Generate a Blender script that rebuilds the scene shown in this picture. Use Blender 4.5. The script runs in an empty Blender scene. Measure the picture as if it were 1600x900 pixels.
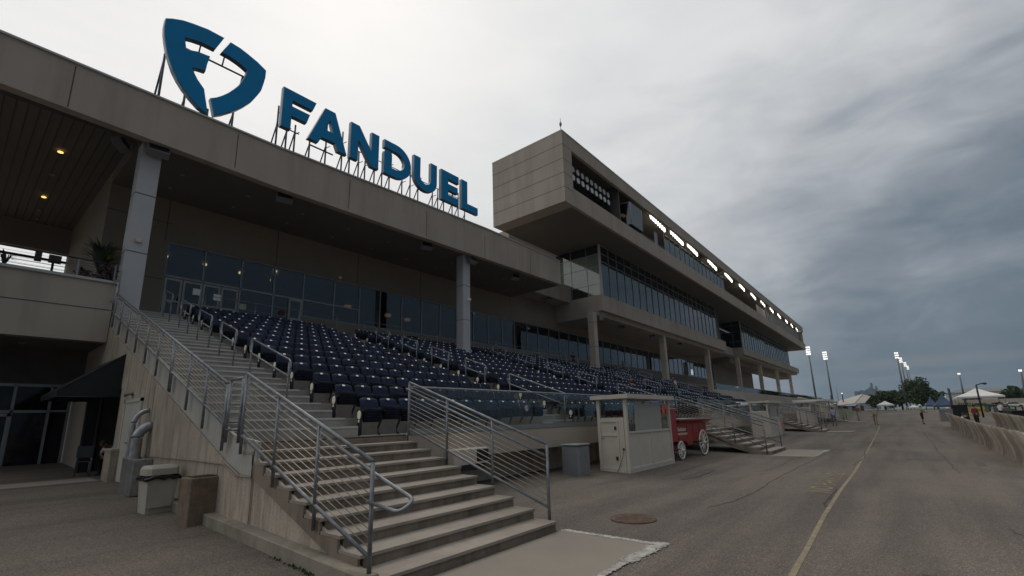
import bpy, bmesh, math, random
from mathutils import Vector, Matrix
R=math.radians
random.seed(7)
sc=bpy.context.scene
col=sc.collection
# ------------------------------------------------------------------ camera
cam=bpy.data.cameras.new('camera'); co=bpy.data.objects.new('camera',cam); col.objects.link(co); sc.camera=co
cam.sensor_width=36; cam.lens=722.83/1600*36; cam.shift_y=45.4/1600; cam.clip_end=20000; cam.clip_start=.05
yaw,pitch,roll=0.6845,0.2171,-0.0264
f=Vector((math.cos(yaw)*math.cos(pitch),math.sin(yaw)*math.cos(pitch),math.sin(pitch)))
r0=Vector((math.sin(yaw),-math.cos(yaw),0)); u0=r0.cross(f)
r=math.cos(roll)*r0+math.sin(roll)*u0; u=-math.sin(roll)*r0+math.cos(roll)*u0
co.matrix_world=Matrix(((r.x,u.x,-f.x,0),(r.y,u.y,-f.y,0),(r.z,u.z,-f.z,1.65),(0,0,0,1)))
CAMP=Vector((0,0,1.65))
def inview(p,m=0.02):
    d=Vector(p)-CAMP; z=d.dot(f)
    if z<.1: return False
    x=800+722.83*d.dot(r)/z; y=495.4-722.83*d.dot(u)/z
    return -1600*m<x<1600*(1+m) and -900*m<y<900*(1+m)
# ------------------------------------------------------------------ world, sun, exposure
SUN_EL,SUN_AZ=R(48),R(62)      # azimuth measured from +X towards +Y
w=bpy.data.worlds.new('World'); sc.world=w; w.use_nodes=True
nt=w.node_tree; N=nt.nodes; L=nt.links; N.clear()
def nd(nt,t,**k):
    n=nt.nodes.new(t)
    for a,b in k.items():
        if a=='i':
            for q,v in b.items(): n.inputs[q].default_value=v
        else: setattr(n,a,b)
    return n
def ramp(nt,stops,interp='LINEAR'):
    n=nt.nodes.new('ShaderNodeValToRGB'); e=n.color_ramp.elements; n.color_ramp.interpolation=interp
    while len(e)>1: e.remove(e[0])
    e[0].position=stops[0][0]; e[0].color=(*stops[0][1],1) if len(stops[0][1])==3 else stops[0][1]
    for p,c in stops[1:]:
        x=e.new(p); x.color=(*c,1)
    return n
out=nd(nt,'ShaderNodeOutputWorld'); bg=nd(nt,'ShaderNodeBackground',i={'Strength':1.0})
sky=nd(nt,'ShaderNodeTexSky',sky_type='NISHITA',sun_disc=False,sun_elevation=SUN_EL,sun_rotation=R(90)-SUN_AZ)
try: sky.dust_density=4
except: pass
skys=nd(nt,'ShaderNodeVectorMath',operation='SCALE',i={'Scale':0.05})
L.new(sky.outputs[0],skys.inputs[0])
tc=nd(nt,'ShaderNodeTexCoord')
dot=nd(nt,'ShaderNodeVectorMath',operation='DOT_PRODUCT'); dot.inputs[1].default_value=(-.10,.55,.83)
L.new(tc.outputs['Generated'],dot.inputs[0])
mp=nd(nt,'ShaderNodeMapping'); mp.inputs['Scale'].default_value=(1.0,1.7,4.2); mp.inputs['Rotation'].default_value=(R(12),R(8),R(25)); L.new(tc.outputs['Generated'],mp.inputs[0])
n1=nd(nt,'ShaderNodeTexNoise',i={'Scale':1.15,'Detail':7.0,'Roughness':.52,'Distortion':.8}); L.new(mp.outputs[0],n1.inputs['Vector'])
n2=nd(nt,'ShaderNodeTexNoise',i={'Scale':3.6,'Detail':6.0,'Roughness':.55,'Distortion':.5}); L.new(mp.outputs[0],n2.inputs['Vector'])
m1=nd(nt,'ShaderNodeMath',operation='MULTIPLY_ADD',i={1:.50,2:-.25}); L.new(n1.outputs[0],m1.inputs[0])
m2=nd(nt,'ShaderNodeMath',operation='MULTIPLY_ADD',i={1:.36,2:-.18}); L.new(n2.outputs[0],m2.inputs[0])
a1=nd(nt,'ShaderNodeMath',operation='ADD'); L.new(m1.outputs[0],a1.inputs[0]); L.new(m2.outputs[0],a1.inputs[1])
a2=nd(nt,'ShaderNodeMath',operation='ADD'); L.new(a1.outputs[0],a2.inputs[0]); L.new(dot.outputs['Value'],a2.inputs[1])
a3=nd(nt,'ShaderNodeMath',operation='MULTIPLY_ADD',i={1:.5,2:.5}); L.new(a2.outputs[0],a3.inputs[0])
cr=ramp(nt,[(0,(.07,.09,.115)),(.40,(.09,.13,.17)),(.48,(.14,.185,.225)),(.54,(.24,.275,.315)),(.60,(.38,.41,.445)),(.68,(.58,.60,.62)),(.77,(.74,.75,.755)),(.88,(.84,.845,.84)),(1,(.92,.915,.90))])
L.new(a3.outputs[0],cr.inputs[0])
# thin pale streak of lighter cloud low over the horizon
sep=nd(nt,'ShaderNodeSeparateXYZ'); L.new(tc.outputs['Generated'],sep.inputs[0])
st=ramp(nt,[(0,(0,0,0)),(.035,(.25,.25,.25)),(.06,(1,1,1)),(.085,(.3,.3,.3)),(.12,(0,0,0))]); L.new(sep.outputs['Z'],st.inputs[0])
mps=nd(nt,'ShaderNodeMapping'); mps.inputs['Scale'].default_value=(2,2,26); L.new(tc.outputs['Generated'],mps.inputs[0])
n3=nd(nt,'ShaderNodeTexNoise',i={'Scale':1.4,'Detail':4.0}); L.new(mps.outputs[0],n3.inputs['Vector'])
n3r=ramp(nt,[(.45,(0,0,0)),(.72,(.55,.55,.55))]); L.new(n3.outputs[0],n3r.inputs[0])
ms=nd(nt,'ShaderNodeMath',operation='MULTIPLY'); L.new(st.outputs[0],ms.inputs[0]); L.new(n3r.outputs[0],ms.inputs[1])
mx=nd(nt,'ShaderNodeMix',data_type='RGBA'); L.new(ms.outputs[0],mx.inputs[0]); L.new(cr.outputs[0],mx.inputs[6]); mx.inputs[7].default_value=(.30,.27,.27,1)
mx2=nd(nt,'ShaderNodeMix',data_type='RGBA'); mx2.inputs[0].default_value=.93; L.new(skys.outputs[0],mx2.inputs[6]); L.new(mx.outputs[2],mx2.inputs[7])
L.new(mx2.outputs[2],bg.inputs[0]); L.new(bg.outputs[0],out.inputs[0])
sd=bpy.data.lights.new('sun','SUN'); sd.energy=.9; sd.angle=R(35); sd.color=(1,.93,.84); so=bpy.data.objects.new('sun',sd); col.objects.link(so)
sdir=Vector((math.cos(SUN_EL)*math.cos(SUN_AZ),math.cos(SUN_EL)*math.sin(SUN_AZ),math.sin(SUN_EL))); so.rotation_euler=sdir.to_track_quat('Z','Y').to_euler()
so.location=(0,0,60)
vs=sc.view_settings; vs.view_transform='Standard'; vs.look='None'; vs.gamma=1; vs.exposure=0.0; vs.use_curve_mapping=False
sc.cycles.max_bounces=8; sc.cycles.transparent_max_bounces=24; sc.cycles.diffuse_bounces=3; sc.cycles.glossy_bounces=3
# ------------------------------------------------------------------ materials
MT={}
def mat(name,c,rough=.8,var=.12,scale=3.0,metal=0.0,bump=0.0,bscale=None,spec=None,c2=None,streak=None,speck=None,coords='Object'):
    m=bpy.data.materials.new(name); m.use_nodes=True; t=m.node_tree; b=t.nodes['Principled BSDF']
    b.inputs['Roughness'].default_value=rough; b.inputs['Metallic'].default_value=metal
    if spec is not None: b.inputs['Specular IOR Level'].default_value=spec
    tc=nd(t,'ShaderNodeTexCoord'); g=nd(t,'ShaderNodeNewGeometry')
    src=g.outputs['Position'] if coords=='World' else tc.outputs['Object']
    n=nd(t,'ShaderNodeTexNoise',i={'Scale':scale,'Detail':6.0,'Roughness':.6}); t.links.new(src,n.inputs['Vector'])
    c2=c2 or tuple(x*(1-var*1.6) for x in c); cb=tuple(min(1,x*(1+var)) for x in c)
    rp=ramp(t,[(.3,c2),(.7,cb)]); t.links.new(n.outputs[0],rp.inputs[0]); last=rp.outputs[0]
    if streak:   # (vertical scale vector, dark colour, strength)
        mp=nd(t,'ShaderNodeMapping'); mp.inputs['Scale'].default_value=streak[0]; t.links.new(src,mp.inputs[0])
        s=nd(t,'ShaderNodeTexNoise',i={'Scale':1.0,'Detail':5.0,'Roughness':.65}); t.links.new(mp.outputs[0],s.inputs['Vector'])
        sr=ramp(t,[(.46,(0,0,0)),(.66,(streak[2],)*3)]); t.links.new(s.outputs[0],sr.inputs[0])
        mx=nd(t,'ShaderNodeMix',data_type='RGBA'); t.links.new(sr.outputs[0],mx.inputs[0]); t.links.new(last,mx.inputs[6]); mx.inputs[7].default_value=(*streak[1],1); last=mx.outputs[2]
    if speck:    # (scale, light colour, amount)
        v=nd(t,'ShaderNodeTexNoise',i={'Scale':speck[0],'Detail':2.0,'Roughness':.7}); t.links.new(src,v.inputs['Vector'])
        sr=ramp(t,[(.40,(speck[3],)*3 if len(speck)>3 else (0,0,0)),(.5,(0,0,0)),(.56,(0,0,0)),(.7,(speck[2],)*3)]); t.links.new(v.outputs[0],sr.inputs[0])
        mx=nd(t,'ShaderNodeMix',data_type='RGBA'); t.links.new(sr.outputs[0],mx.inputs[0]); t.links.new(last,mx.inputs[6]); mx.inputs[7].default_value=(*speck[1],1); last=mx.outputs[2]
    t.links.new(last,b.inputs['Base Color'])
    if bump:
        n5=nd(t,'ShaderNodeTexNoise',i={'Scale':bscale or scale*12,'Detail':4.0,'Roughness':.7}); t.links.new(src,n5.inputs['Vector'])
        bp=nd(t,'ShaderNodeBump',i={'Strength':bump,'Distance':.02}); t.links.new(n5.outputs[0],bp.inputs['Height']); t.links.new(bp.outputs[0],b.inputs['Normal'])
    MT[name]=m; return m
def emis(name,c,s,base=(.8,.8,.8)):
    m=bpy.data.materials.new(name); m.use_nodes=True; t=m.node_tree; b=t.nodes['Principled BSDF']
    b.inputs['Base Color'].default_value=(*base,1); b.inputs['Emission Color'].default_value=(*c,1); b.inputs['Emission Strength'].default_value=s; MT[name]=m
def glass(name,tint,refl=1.0,rough=.02,ior=1.5,gc=(1,1,1)):
    m=bpy.data.materials.new(name); m.use_nodes=True; t=m.node_tree; t.nodes.clear()
    o=nd(t,'ShaderNodeOutputMaterial'); tr=nd(t,'ShaderNodeBsdfTransparent'); tr.inputs[0].default_value=(*tint,1)
    gl=nd(t,'ShaderNodeBsdfGlossy',i={'Roughness':rough}); gl.inputs[0].default_value=(*gc,1)
    lw=nd(t,'ShaderNodeLayerWeight',i={'Blend':.5}); pw=nd(t,'ShaderNodeMath',operation='POWER',i={1:5.0}); t.links.new(lw.outputs['Facing'],pw.inputs[0]); fr=nd(t,'ShaderNodeMath',operation='MULTIPLY_ADD',i={1:.95,2:((ior-1)/(ior+1))**2}); t.links.new(pw.outputs[0],fr.inputs[0]); mu=nd(t,'ShaderNodeMath',operation='MULTIPLY',i={1:refl}); mu.use_clamp=True
    mx=nd(t,'ShaderNodeMixShader'); t.links.new(fr.outputs[0],mu.inputs[0]); t.links.new(mu.outputs[0],mx.inputs[0]); t.links.new(tr.outputs[0],mx.inputs[1]); t.links.new(gl.outputs[0],mx.inputs[2]); t.links.new(mx.outputs[0],o.inputs[0])
    n=nd(t,'ShaderNodeTexNoise',i={'Scale':.8,'Detail':1.0}); g=nd(t,'ShaderNodeNewGeometry'); t.links.new(g.outputs['Position'],n.inputs['Vector'])
    bp=nd(t,'ShaderNodeBump',i={'Strength':.06,'Distance':.05}); t.links.new(n.outputs[0],bp.inputs['Height']); t.links.new(bp.outputs[0],gl.inputs['Normal'])
    MT[name]=m
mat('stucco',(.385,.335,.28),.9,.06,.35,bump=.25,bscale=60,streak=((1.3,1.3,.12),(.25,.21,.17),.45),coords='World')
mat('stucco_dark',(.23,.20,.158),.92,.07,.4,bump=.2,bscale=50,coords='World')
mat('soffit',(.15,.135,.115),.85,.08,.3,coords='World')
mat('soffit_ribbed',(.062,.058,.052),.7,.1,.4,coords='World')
mat('cap_metal',(.42,.41,.39),.45,.05,2,metal=.3)
mat('column_panel',(.43,.43,.44),.6,.05,.6,coords='World')
mat('tan_panel',(.44,.37,.30),.85,.06,.5,bump=.15,bscale=40,coords='World')
mat('joint',(.09,.085,.08),.9,.1,5)
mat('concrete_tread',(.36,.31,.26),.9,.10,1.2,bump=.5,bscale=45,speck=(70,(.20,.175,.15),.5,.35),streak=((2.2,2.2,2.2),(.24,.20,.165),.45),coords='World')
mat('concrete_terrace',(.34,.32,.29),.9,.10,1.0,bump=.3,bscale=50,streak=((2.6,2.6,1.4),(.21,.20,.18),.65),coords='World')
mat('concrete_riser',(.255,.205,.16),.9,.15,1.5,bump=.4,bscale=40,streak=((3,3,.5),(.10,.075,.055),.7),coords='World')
mat('concrete_wall',(.46,.395,.315),.9,.20,.5,bump=.35,bscale=35,streak=((7,7,.75),(.15,.12,.09),.6),speck=(25,(.22,.18,.14),.3,.3),coords='World')
mat('concrete_pale',(.40,.40,.37),.9,.08,1.5,bump=.3,bscale=35,streak=((3,3,.6),(.36,.20,.10),.45),coords='World')
mat('nosing',(.56,.54,.50),.85,.12,1.5,bump=.3,bscale=40,streak=((3,3,3),(.36,.34,.31),.6),coords='World')
mat('curb',(.30,.265,.21),.9,.18,1.2,bump=.6,bscale=25,streak=((3,3,1.5),(.14,.11,.08),.6),coords='World')
mat('slab',(.27,.232,.190),.9,.08,.7,bump=.3,bscale=60,speck=(90,(.20,.18,.15),.4,.3),coords='World')
mat('white_paint',(.48,.46,.42),.8,.2,6,bump=.3,streak=((11,11,11),(.25,.22,.19),.95),coords='World')
mat('yellow_paint',(.27,.22,.13),.8,.2,6,streak=((7,7,7),(.17,.145,.12),1.0),coords='World')
mat('galvanized',(.235,.25,.265),.5,.22,7,metal=.7)
mat('cable',(.42,.36,.29),.45,.05,8,metal=.5)
mat('navy',(.012,.022,.052),.65,.4,1.1,spec=.22,coords='World')
mat('navy_light',(.014,.026,.060),.6,.25,4,spec=.25)
mat('seat_under',(.005,.006,.010),.75,.2,5,spec=.2)
mat('seat_metal',(.03,.03,.034),.5,.2,8,metal=.4)
mat('plate',(.86,.87,.88),.4,.03,5)
mat('aisle_lamp',(.88,.84,.68),.5,.05,5)
mat('black',(.010,.010,.011),.7,.2,5)
mat('black_metal',(.03,.032,.036),.45,.2,5,metal=.5)
mat('awning',(.008,.009,.012),.75,.2,3)
mat('frame',(.30,.31,.31),.4,.06,3,metal=.5)
mat('frame_white',(.42,.41,.39),.5,.05,3)
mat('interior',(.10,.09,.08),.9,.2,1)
mat('sign_blue',(.004,.22,.48),.55,.06,.8,spec=.15)
mat('sign_side',(.02,.045,.08),.4,.1,2)
mat('sign_edge',(.20,.24,.28),.4,.1,2,metal=.5)
mat('sign_steel',(.02,.032,.075),.5,.1,4)
mat('booth_paint',(.56,.50,.42),.6,.05,2,streak=((3,3,.5),(.40,.38,.34),.3),coords='World')
mat('booth_inner',(.34,.33,.30),.7,.05,2)
mat('bin_grey',(.20,.20,.215),.5,.06,3)
mat('bin_beige',(.42,.39,.33),.45,.06,3,streak=((5,5,1),(.28,.25,.20),.35),coords='World')
mat('pebble',(.30,.22,.155),.95,.2,6,bump=1.0,bscale=110,speck=(120,(.08,.06,.045),.8,.8),coords='World')
mat('bag',(.012,.012,.014),.25,.2,8)
mat('wagon_red',(.34,.020,.018),.4,.12,4,spec=.5)
mat('wheel_white',(.72,.68,.60),.5,.05,4)
mat('tyre',(.02,.02,.02),.6,.2,5)
mat('cream_text',(.75,.70,.55),.5,.03,4)
mat('tan_seat',(.50,.42,.31),.55,.10,2.5,bump=.1,streak=((7,7,.8),(.26,.20,.14),.6),coords='World')
mat('rust_iron',(.125,.078,.052),.75,.25,9,bump=.5,bscale=60,coords='World')
mat('crack',(.055,.047,.041),.95,.2,5)
mat('patch',(.105,.090,.077),.9,.25,3,bump=.4,bscale=60,coords='World')
mat('skin',(.40,.24,.17),.6,.05,5); mat('skin_tan',(.30,.17,.11),.6,.05,5)
mat('hair',(.03,.022,.018),.8,.2,10)
mat('shirt_white',(.66,.66,.68),.85,.05,5); mat('shirt_tan',(.36,.32,.26),.85,.05,5); mat('shirt_blue',(.28,.34,.48),.85,.05,5)
mat('cloth_black',(.012,.012,.014),.85,.1,5); mat('cloth_khaki',(.26,.19,.12),.85,.1,5); mat('cloth_grey',(.12,.12,.14),.85,.1,5); mat('cloth_red',(.16,.03,.025),.85,.1,5)
mat('orange',(.65,.16,.08),.6,.1,5)
mat('foliage',(.05,.075,.022),.8,.35,1.2,c2=(.012,.024,.008))
mat('foliage_light',(.085,.115,.03),.8,.3,1.2,c2=(.025,.04,.012))
mat('bark',(.07,.05,.035),.9,.2,5)
mat('leaf_dark',(.018,.035,.015),.5,.3,6); mat('leaf_yellow',(.18,.20,.03),.5,.3,6); mat('blossom',(.17,.07,.12),.7,.2,8)
mat('lawn_grass',(.075,.10,.03),.9,.3,1.2,c2=(.05,.06,.022),coords='World')
mat('field_grass',(.06,.07,.03),.9,.3,.05,coords='World')
mat('dirt',(.15,.095,.062),.95,.15,.6,coords='World')
mat('tent_white',(.66,.65,.62),.7,.04,1); mat('tent_blue',(.045,.08,.155),.7,.1,1)
mat('green_board',(.012,.055,.038),.6,.15,1)
mat('white_clad',(.50,.50,.49),.6,.06,.2,coords='World'); mat('roof_tan',(.42,.38,.33),.7,.06,.3,coords='World'); mat('brick_red',(.20,.07,.05),.8,.15,2)
mat('far_tower',(.10,.13,.16),.5,.12,.01,coords='World')  # bluish colour paints in distance haze, on top of the haze volume
mat('car_white',(.6,.6,.6),.3,.05,1); mat('car_dark',(.03,.035,.05),.3,.1,1); mat('yellow_plastic',(.55,.42,.04),.5,.1,2)
mat('pole_steel',(.16,.17,.18),.5,.1,1,metal=.5)
mat('lens_off',(.72,.74,.73),.35,.12,6)
mat('fitting',(.27,.26,.245),.6,.1,5)
mat('duct',(.36,.365,.37),.38,.2,9,metal=.7)
mat('door_paint',(.50,.48,.43),.6,.05,2)
emis('lamp_on',(1,.92,.80),3.6); emis('lamp_pole',(1,.97,.90),1.5); emis('warm_lamp',(1,.72,.30),14); emis('downlight_on',(1,.60,.17),1.6); emis('pendant',(1,.50,.20),1.3)
def gdark(name,base,ior):
    m=bpy.data.materials.new(name); m.use_nodes=True; t=m.node_tree; b=t.nodes['Principled BSDF']; b.inputs['Roughness'].default_value=.05; b.inputs['IOR'].default_value=ior
    g=nd(t,'ShaderNodeNewGeometry'); n=nd(t,'ShaderNodeTexNoise',i={'Scale':.5,'Detail':2.0}); t.links.new(g.outputs['Position'],n.inputs['Vector']); r_=ramp(t,[(.35,tuple(x*.8 for x in base)),(.65,tuple(x*1.15 for x in base))]); t.links.new(n.outputs[0],r_.inputs[0]); t.links.new(r_.outputs[0],b.inputs['Base Color']); MT[name]=m
gdark('glass_dark',(.006,.007,.009),1.35); gdark('glass_painted_reflection',(.20,.24,.185),1.9)  # second glass has a pale greenish reflection painted into its base colour
glass('glass_clear',(.86,.92,.93),1.0,.01,1.45); glass('glass_window',(.20,.22,.24),2.2,.02,1.5,(.9,.95,1)); 
def gmirror():
    m=bpy.data.materials.new('glass_mirror'); m.use_nodes=True; t=m.node_tree; b=t.nodes['Principled BSDF']
    b.inputs['Base Color'].default_value=(.008,.011,.015,1); b.inputs['Roughness'].default_value=.03; b.inputs['IOR'].default_value=2.1
    g=nd(t,'ShaderNodeNewGeometry'); n=nd(t,'ShaderNodeTexNoise',i={'Scale':.45,'Detail':1.0}); t.links.new(g.outputs['Position'],n.inputs['Vector'])
    bp=nd(t,'ShaderNodeBump',i={'Strength':.03,'Distance':.05}); t.links.new(n.outputs[0],bp.inputs['Height']); t.links.new(bp.outputs[0],b.inputs['Normal']); MT['glass_mirror']=m
gmirror()
def asphalt():
    m=bpy.data.materials.new('asphalt'); m.use_nodes=True; t=m.node_tree; b=t.nodes['Principled BSDF']; b.inputs['Roughness'].default_value=.88
    g=nd(t,'ShaderNodeNewGeometry'); P=g.outputs['Position']
    big=nd(t,'ShaderNodeTexNoise',i={'Scale':.22,'Detail':5.0,'Roughness':.6}); t.links.new(P,big.inputs['Vector'])
    r1=ramp(t,[(.3,(.114,.096,.081)),(.5,(.140,.118,.099)),(.7,(.170,.143,.119))]); t.links.new(big.outputs[0],r1.inputs[0])
    st=nd(t,'ShaderNodeTexNoise',i={'Scale':.9,'Detail':6.0,'Roughness':.7}); t.links.new(P,st.inputs['Vector'])
    r2=ramp(t,[(.52,(0,0,0)),(.75,(.5,.5,.5))]); t.links.new(st.outputs[0],r2.inputs[0])
    mx=nd(t,'ShaderNodeMix',data_type='RGBA'); t.links.new(r2.outputs[0],mx.inputs[0]); t.links.new(r1.outputs[0],mx.inputs[6]); mx.inputs[7].default_value=(.085,.074,.064,1)
    mp=nd(t,'ShaderNodeMapping'); mp.inputs['Scale'].default_value=(.10,1.1,1); t.links.new(P,mp.inputs[0]); tk=nd(t,'ShaderNodeTexNoise',i={'Scale':1.0,'Detail':5.0,'Roughness':.6,'Distortion':.3}); t.links.new(mp.outputs[0],tk.inputs['Vector'])
    r4=ramp(t,[(.40,(.80,.80,.80)),(.5,(1,1,1)),(.62,(1.16,1.15,1.13))]); t.links.new(tk.outputs[0],r4.inputs[0])
    mt_=nd(t,'ShaderNodeMix',data_type='RGBA',blend_type='MULTIPLY'); mt_.inputs[0].default_value=1; t.links.new(mx.outputs[2],mt_.inputs[6]); t.links.new(r4.outputs[0],mt_.inputs[7]); mx=mt_
    fn=nd(t,'ShaderNodeTexVoronoi',i={'Scale':92.0}); t.links.new(P,fn.inputs['Vector'])
    sp=nd(t,'ShaderNodeSeparateColor'); t.links.new(fn.outputs['Color'],sp.inputs[0])
    r3=ramp(t,[(0,(.50,.50,.50)),(.45,(.88,.88,.88)),(.8,(1.12,1.10,1.06)),(.93,(1.6,1.53,1.43)),(1,(2.0,1.92,1.78))]); t.links.new(sp.outputs[0],r3.inputs[0])
    ml=nd(t,'ShaderNodeMix',data_type='RGBA',blend_type='MULTIPLY'); ml.inputs[0].default_value=1; t.links.new(mx.outputs[2],ml.inputs[6]); t.links.new(r3.outputs[0],ml.inputs[7]); t.links.new(ml.outputs[2],b.inputs['Base Color'])
    bp=nd(t,'ShaderNodeBump',i={'Strength':.6,'Distance':.01}); t.links.new(fn.outputs['Distance'],bp.inputs['Height']); t.links.new(bp.outputs[0],b.inputs['Normal'])
    MT['asphalt']=m
asphalt()
# ------------------------------------------------------------------ mesh builder
class MB:
    def __init__(s): s.v=[]; s.f=[]; s.m=[]; s.mi=0; s.sm=[]; s.smooth=False; s.g=[]
    def add(s,v,f):
        o=len(s.v); s.g.append((o,len(s.f))); s.v+=[tuple(x) for x in v]
        for q in f: s.f.append(tuple(i+o for i in q)); s.m.append(s.mi); s.sm.append(s.smooth)
        return s
    def box(s,x0,x1,y0,y1,z0,z1):
        return s.add([(x0,y0,z0),(x1,y0,z0),(x1,y1,z0),(x0,y1,z0),(x0,y0,z1),(x1,y0,z1),(x1,y1,z1),(x0,y1,z1)],[(0,3,2,1),(4,5,6,7),(0,1,5,4),(1,2,6,5),(2,3,7,6),(3,0,4,7)])
    def bbox(s,x0,x1,y0,y1,z0,z1,b=.01):   # box with chamfered vertical edges and top
        pts=[(x0+b,y0),(x1-b,y0),(x1,y0+b),(x1,y1-b),(x1-b,y1),(x0+b,y1),(x0,y1-b),(x0,y0+b)]
        cx,cy=(x0+x1)/2,(y0+y1)/2
        lo=[(x,y,z0) for x,y in pts]; mi=[(x,y,z1-b) for x,y in pts]; tp=[(min(max(x,x0+b),x1-b),min(max(y,y0+b),y1-b),z1) for x,y in pts]
        n=8; F=[tuple(range(n-1,-1,-1)),tuple(range(2*n,3*n))]
        for k in range(2):
            for i in range(n): F.append((k*n+i,k*n+(i+1)%n,(k+1)*n+(i+1)%n,(k+1)*n+i))
        return s.add(lo+mi+tp,F)
    def quad(s,*p): return s.add(p,[tuple(range(len(p)))])
    def prism(s,poly,axis,a,b):  # polygon extruded along axis; poly in the two other axes (cyclic order)
        def mk(p,t):
            if axis=='x': return (t,p[0],p[1])
            if axis=='y': return (p[0],t,p[1])
            return (p[0],p[1],t)
        n=len(poly); v=[mk(p,a) for p in poly]+[mk(p,b) for p in poly]
        F=[tuple(range(n)),tuple(range(2*n-1,n-1,-1))]+[(i,i+n,(i+1)%n+n,(i+1)%n) for i in range(n)]
        return s.add(v,F)
    def tube(s,pts,rad,n=8,closed=False,cap=True):
        pts=[Vector(p) for p in pts]; rings=[]; m=len(pts)
        for i,p in enumerate(pts):
            if closed: d=(pts[(i+1)%m]-pts[i-1])
            else: d=(pts[min(i+1,m-1)]-pts[max(i-1,0)])
            d.normalize(); a=d.orthogonal().normalized() if abs(d.z)>.99 else d.cross(Vector((0,0,1))).normalized(); b=d.cross(a)
            rr=rad[i] if isinstance(rad,(list,tuple)) else rad
            rings.append([p+a*math.cos(2*math.pi*k/n)*rr+b*math.sin(2*math.pi*k/n)*rr for k in range(n)])
        v=[q for rg in rings for q in rg]; F=[]; sm=s.smooth; s.smooth=True
        for i in range(m if closed else m-1):
            j=(i+1)%m
            for k in range(n): F.append((i*n+k,i*n+(k+1)%n,j*n+(k+1)%n,j*n+k))
        if cap and not closed: F+= [tuple(range(n-1,-1,-1)),tuple(range((m-1)*n,m*n))]
        s.add(v,F); s.smooth=sm; return s
    def ring(s,c,r,rad,axis='y',n=24,k=6):
        c=Vector(c); P=[]
        for i in range(n):
            a=2*math.pi*i/n
            P.append(c+(Vector((math.cos(a)*r,0,math.sin(a)*r)) if axis=='y' else Vector((0,math.cos(a)*r,math.sin(a)*r)) if axis=='x' else Vector((math.cos(a)*r,math.sin(a)*r,0))))
        return s.tube(P,rad,k,True)
    def disc(s,c,r,h,axis='z',n=20,ry=None):
        ry=ry or r; pts=[(math.cos(2*math.pi*i/n)*r,math.sin(2*math.pi*i/n)*ry) for i in range(n)]
        t={'x':0,'y':1,'z':2}[axis]; o=[c[i] for i in range(3) if i!=t]
        return s.prism([(p[0]+o[0],p[1]+o[1]) for p in pts],axis,c[t]-h/2,c[t]+h/2)
    def blob(s,c,rx,ry,rz,n=12,m=8):
        v=[];F=[]
        for i in range(m+1):
            th=math.pi*i/m
            for k in range(n): v.append((c[0]+rx*math.sin(th)*math.cos(2*math.pi*k/n),c[1]+ry*math.sin(th)*math.sin(2*math.pi*k/n),c[2]+rz*math.cos(th)))
        for i in range(m):
            for k in range(n): F.append((i*n+k,(i+1)*n+k,(i+1)*n+(k+1)%n,i*n+(k+1)%n))
        sm=s.smooth; s.smooth=True; s.add(v,F); s.smooth=sm; return s
    def mesh(s,name,*mats):
        me=bpy.data.meshes.new(name); me.from_pydata(s.v,[],s.f)
        for x in mats: me.materials.append(MT[x] if isinstance(x,str) else x)
        me.polygons.foreach_set('material_index',s.m); me.polygons.foreach_set('use_smooth',s.sm)
        me.validate(); me.update()
        bm=bmesh.new(); bm.from_mesh(me); bmesh.ops.recalc_face_normals(bm,faces=bm.faces); bm.to_mesh(me); bm.free()
        return me
    def each(s,name,mats,parent=None,loc=None,**k):
        g=s.g+[(len(s.v),len(s.f))]; out=[]
        for (a,fa),(b,fb) in zip(g,g[1:]):
            q=MB(); q.v=s.v[a:b]; q.f=[tuple(i-a for i in x) for x in s.f[fa:fb]]; q.m=s.m[fa:fb]; q.sm=s.sm[fa:fb]; out.append(q.build(name,mats,parent,loc,**k))
        return out
    def build(s,name,mats,parent=None,loc=None,**k):
        if isinstance(mats,str): mats=(mats,)
        o=bpy.data.objects.new(name,s.mesh(name,*mats)); col.objects.link(o)
        if parent is not None: o.parent=parent
        if loc is not None: o.location=loc
        tag(o,**k); return o
def tag(o,label=None,cat=None,group=None,kind=None):
    if label: o['label']=label
    if cat: o['category']=cat
    if group: o['group']=group
    if kind: o['kind']=kind
def empty(name,loc=(0,0,0),rz=0,label=None,cat=None,group=None):
    o=bpy.data.objects.new(name,None); col.objects.link(o); o.location=loc; o.rotation_euler=(0,0,rz); o.empty_display_size=.2; tag(o,label,cat,group); return o
def copy_tree(o,loc=None,rz=None,label=None,parent=None):
    c=o.copy(); col.objects.link(c)
    if parent is not None: c.parent=parent
    if loc is not None: c.location=loc
    if rz is not None: c.rotation_euler=(0,0,rz)
    if label: c['label']=label
    for ch in list(o.children): copy_tree(ch,parent=c)
    return c
ORD=['first','second','third','fourth','fifth','sixth','seventh','eighth','ninth','tenth','eleventh','twelfth','thirteenth','fourteenth','fifteenth','sixteenth','seventeenth','eighteenth','nineteenth','twentieth','twenty-first','twenty-second','twenty-third','twenty-fourth','twenty-fifth','twenty-sixth','twenty-seventh','twenty-eighth','twenty-ninth','thirtieth']+[t+'-'+u for t in('thirty','forty','fifty','sixty') for u in('first','second','third','fourth','fifth','sixth','seventh','eighth','ninth','tenth')]
def textmesh(s,size,depth=.004,bold=0.0,extr=None):
    cu=bpy.data.curves.new('txt','FONT'); cu.body=s; cu.size=size; cu.extrude=depth; cu.offset=bold; cu.resolution_u=3
    o=bpy.data.objects.new('txt',cu); col.objects.link(o); bpy.context.view_layer.update()
    me=bpy.data.meshes.new_from_object(o.evaluated_get(bpy.context.evaluated_depsgraph_get())); bpy.data.objects.remove(o); return me
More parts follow.
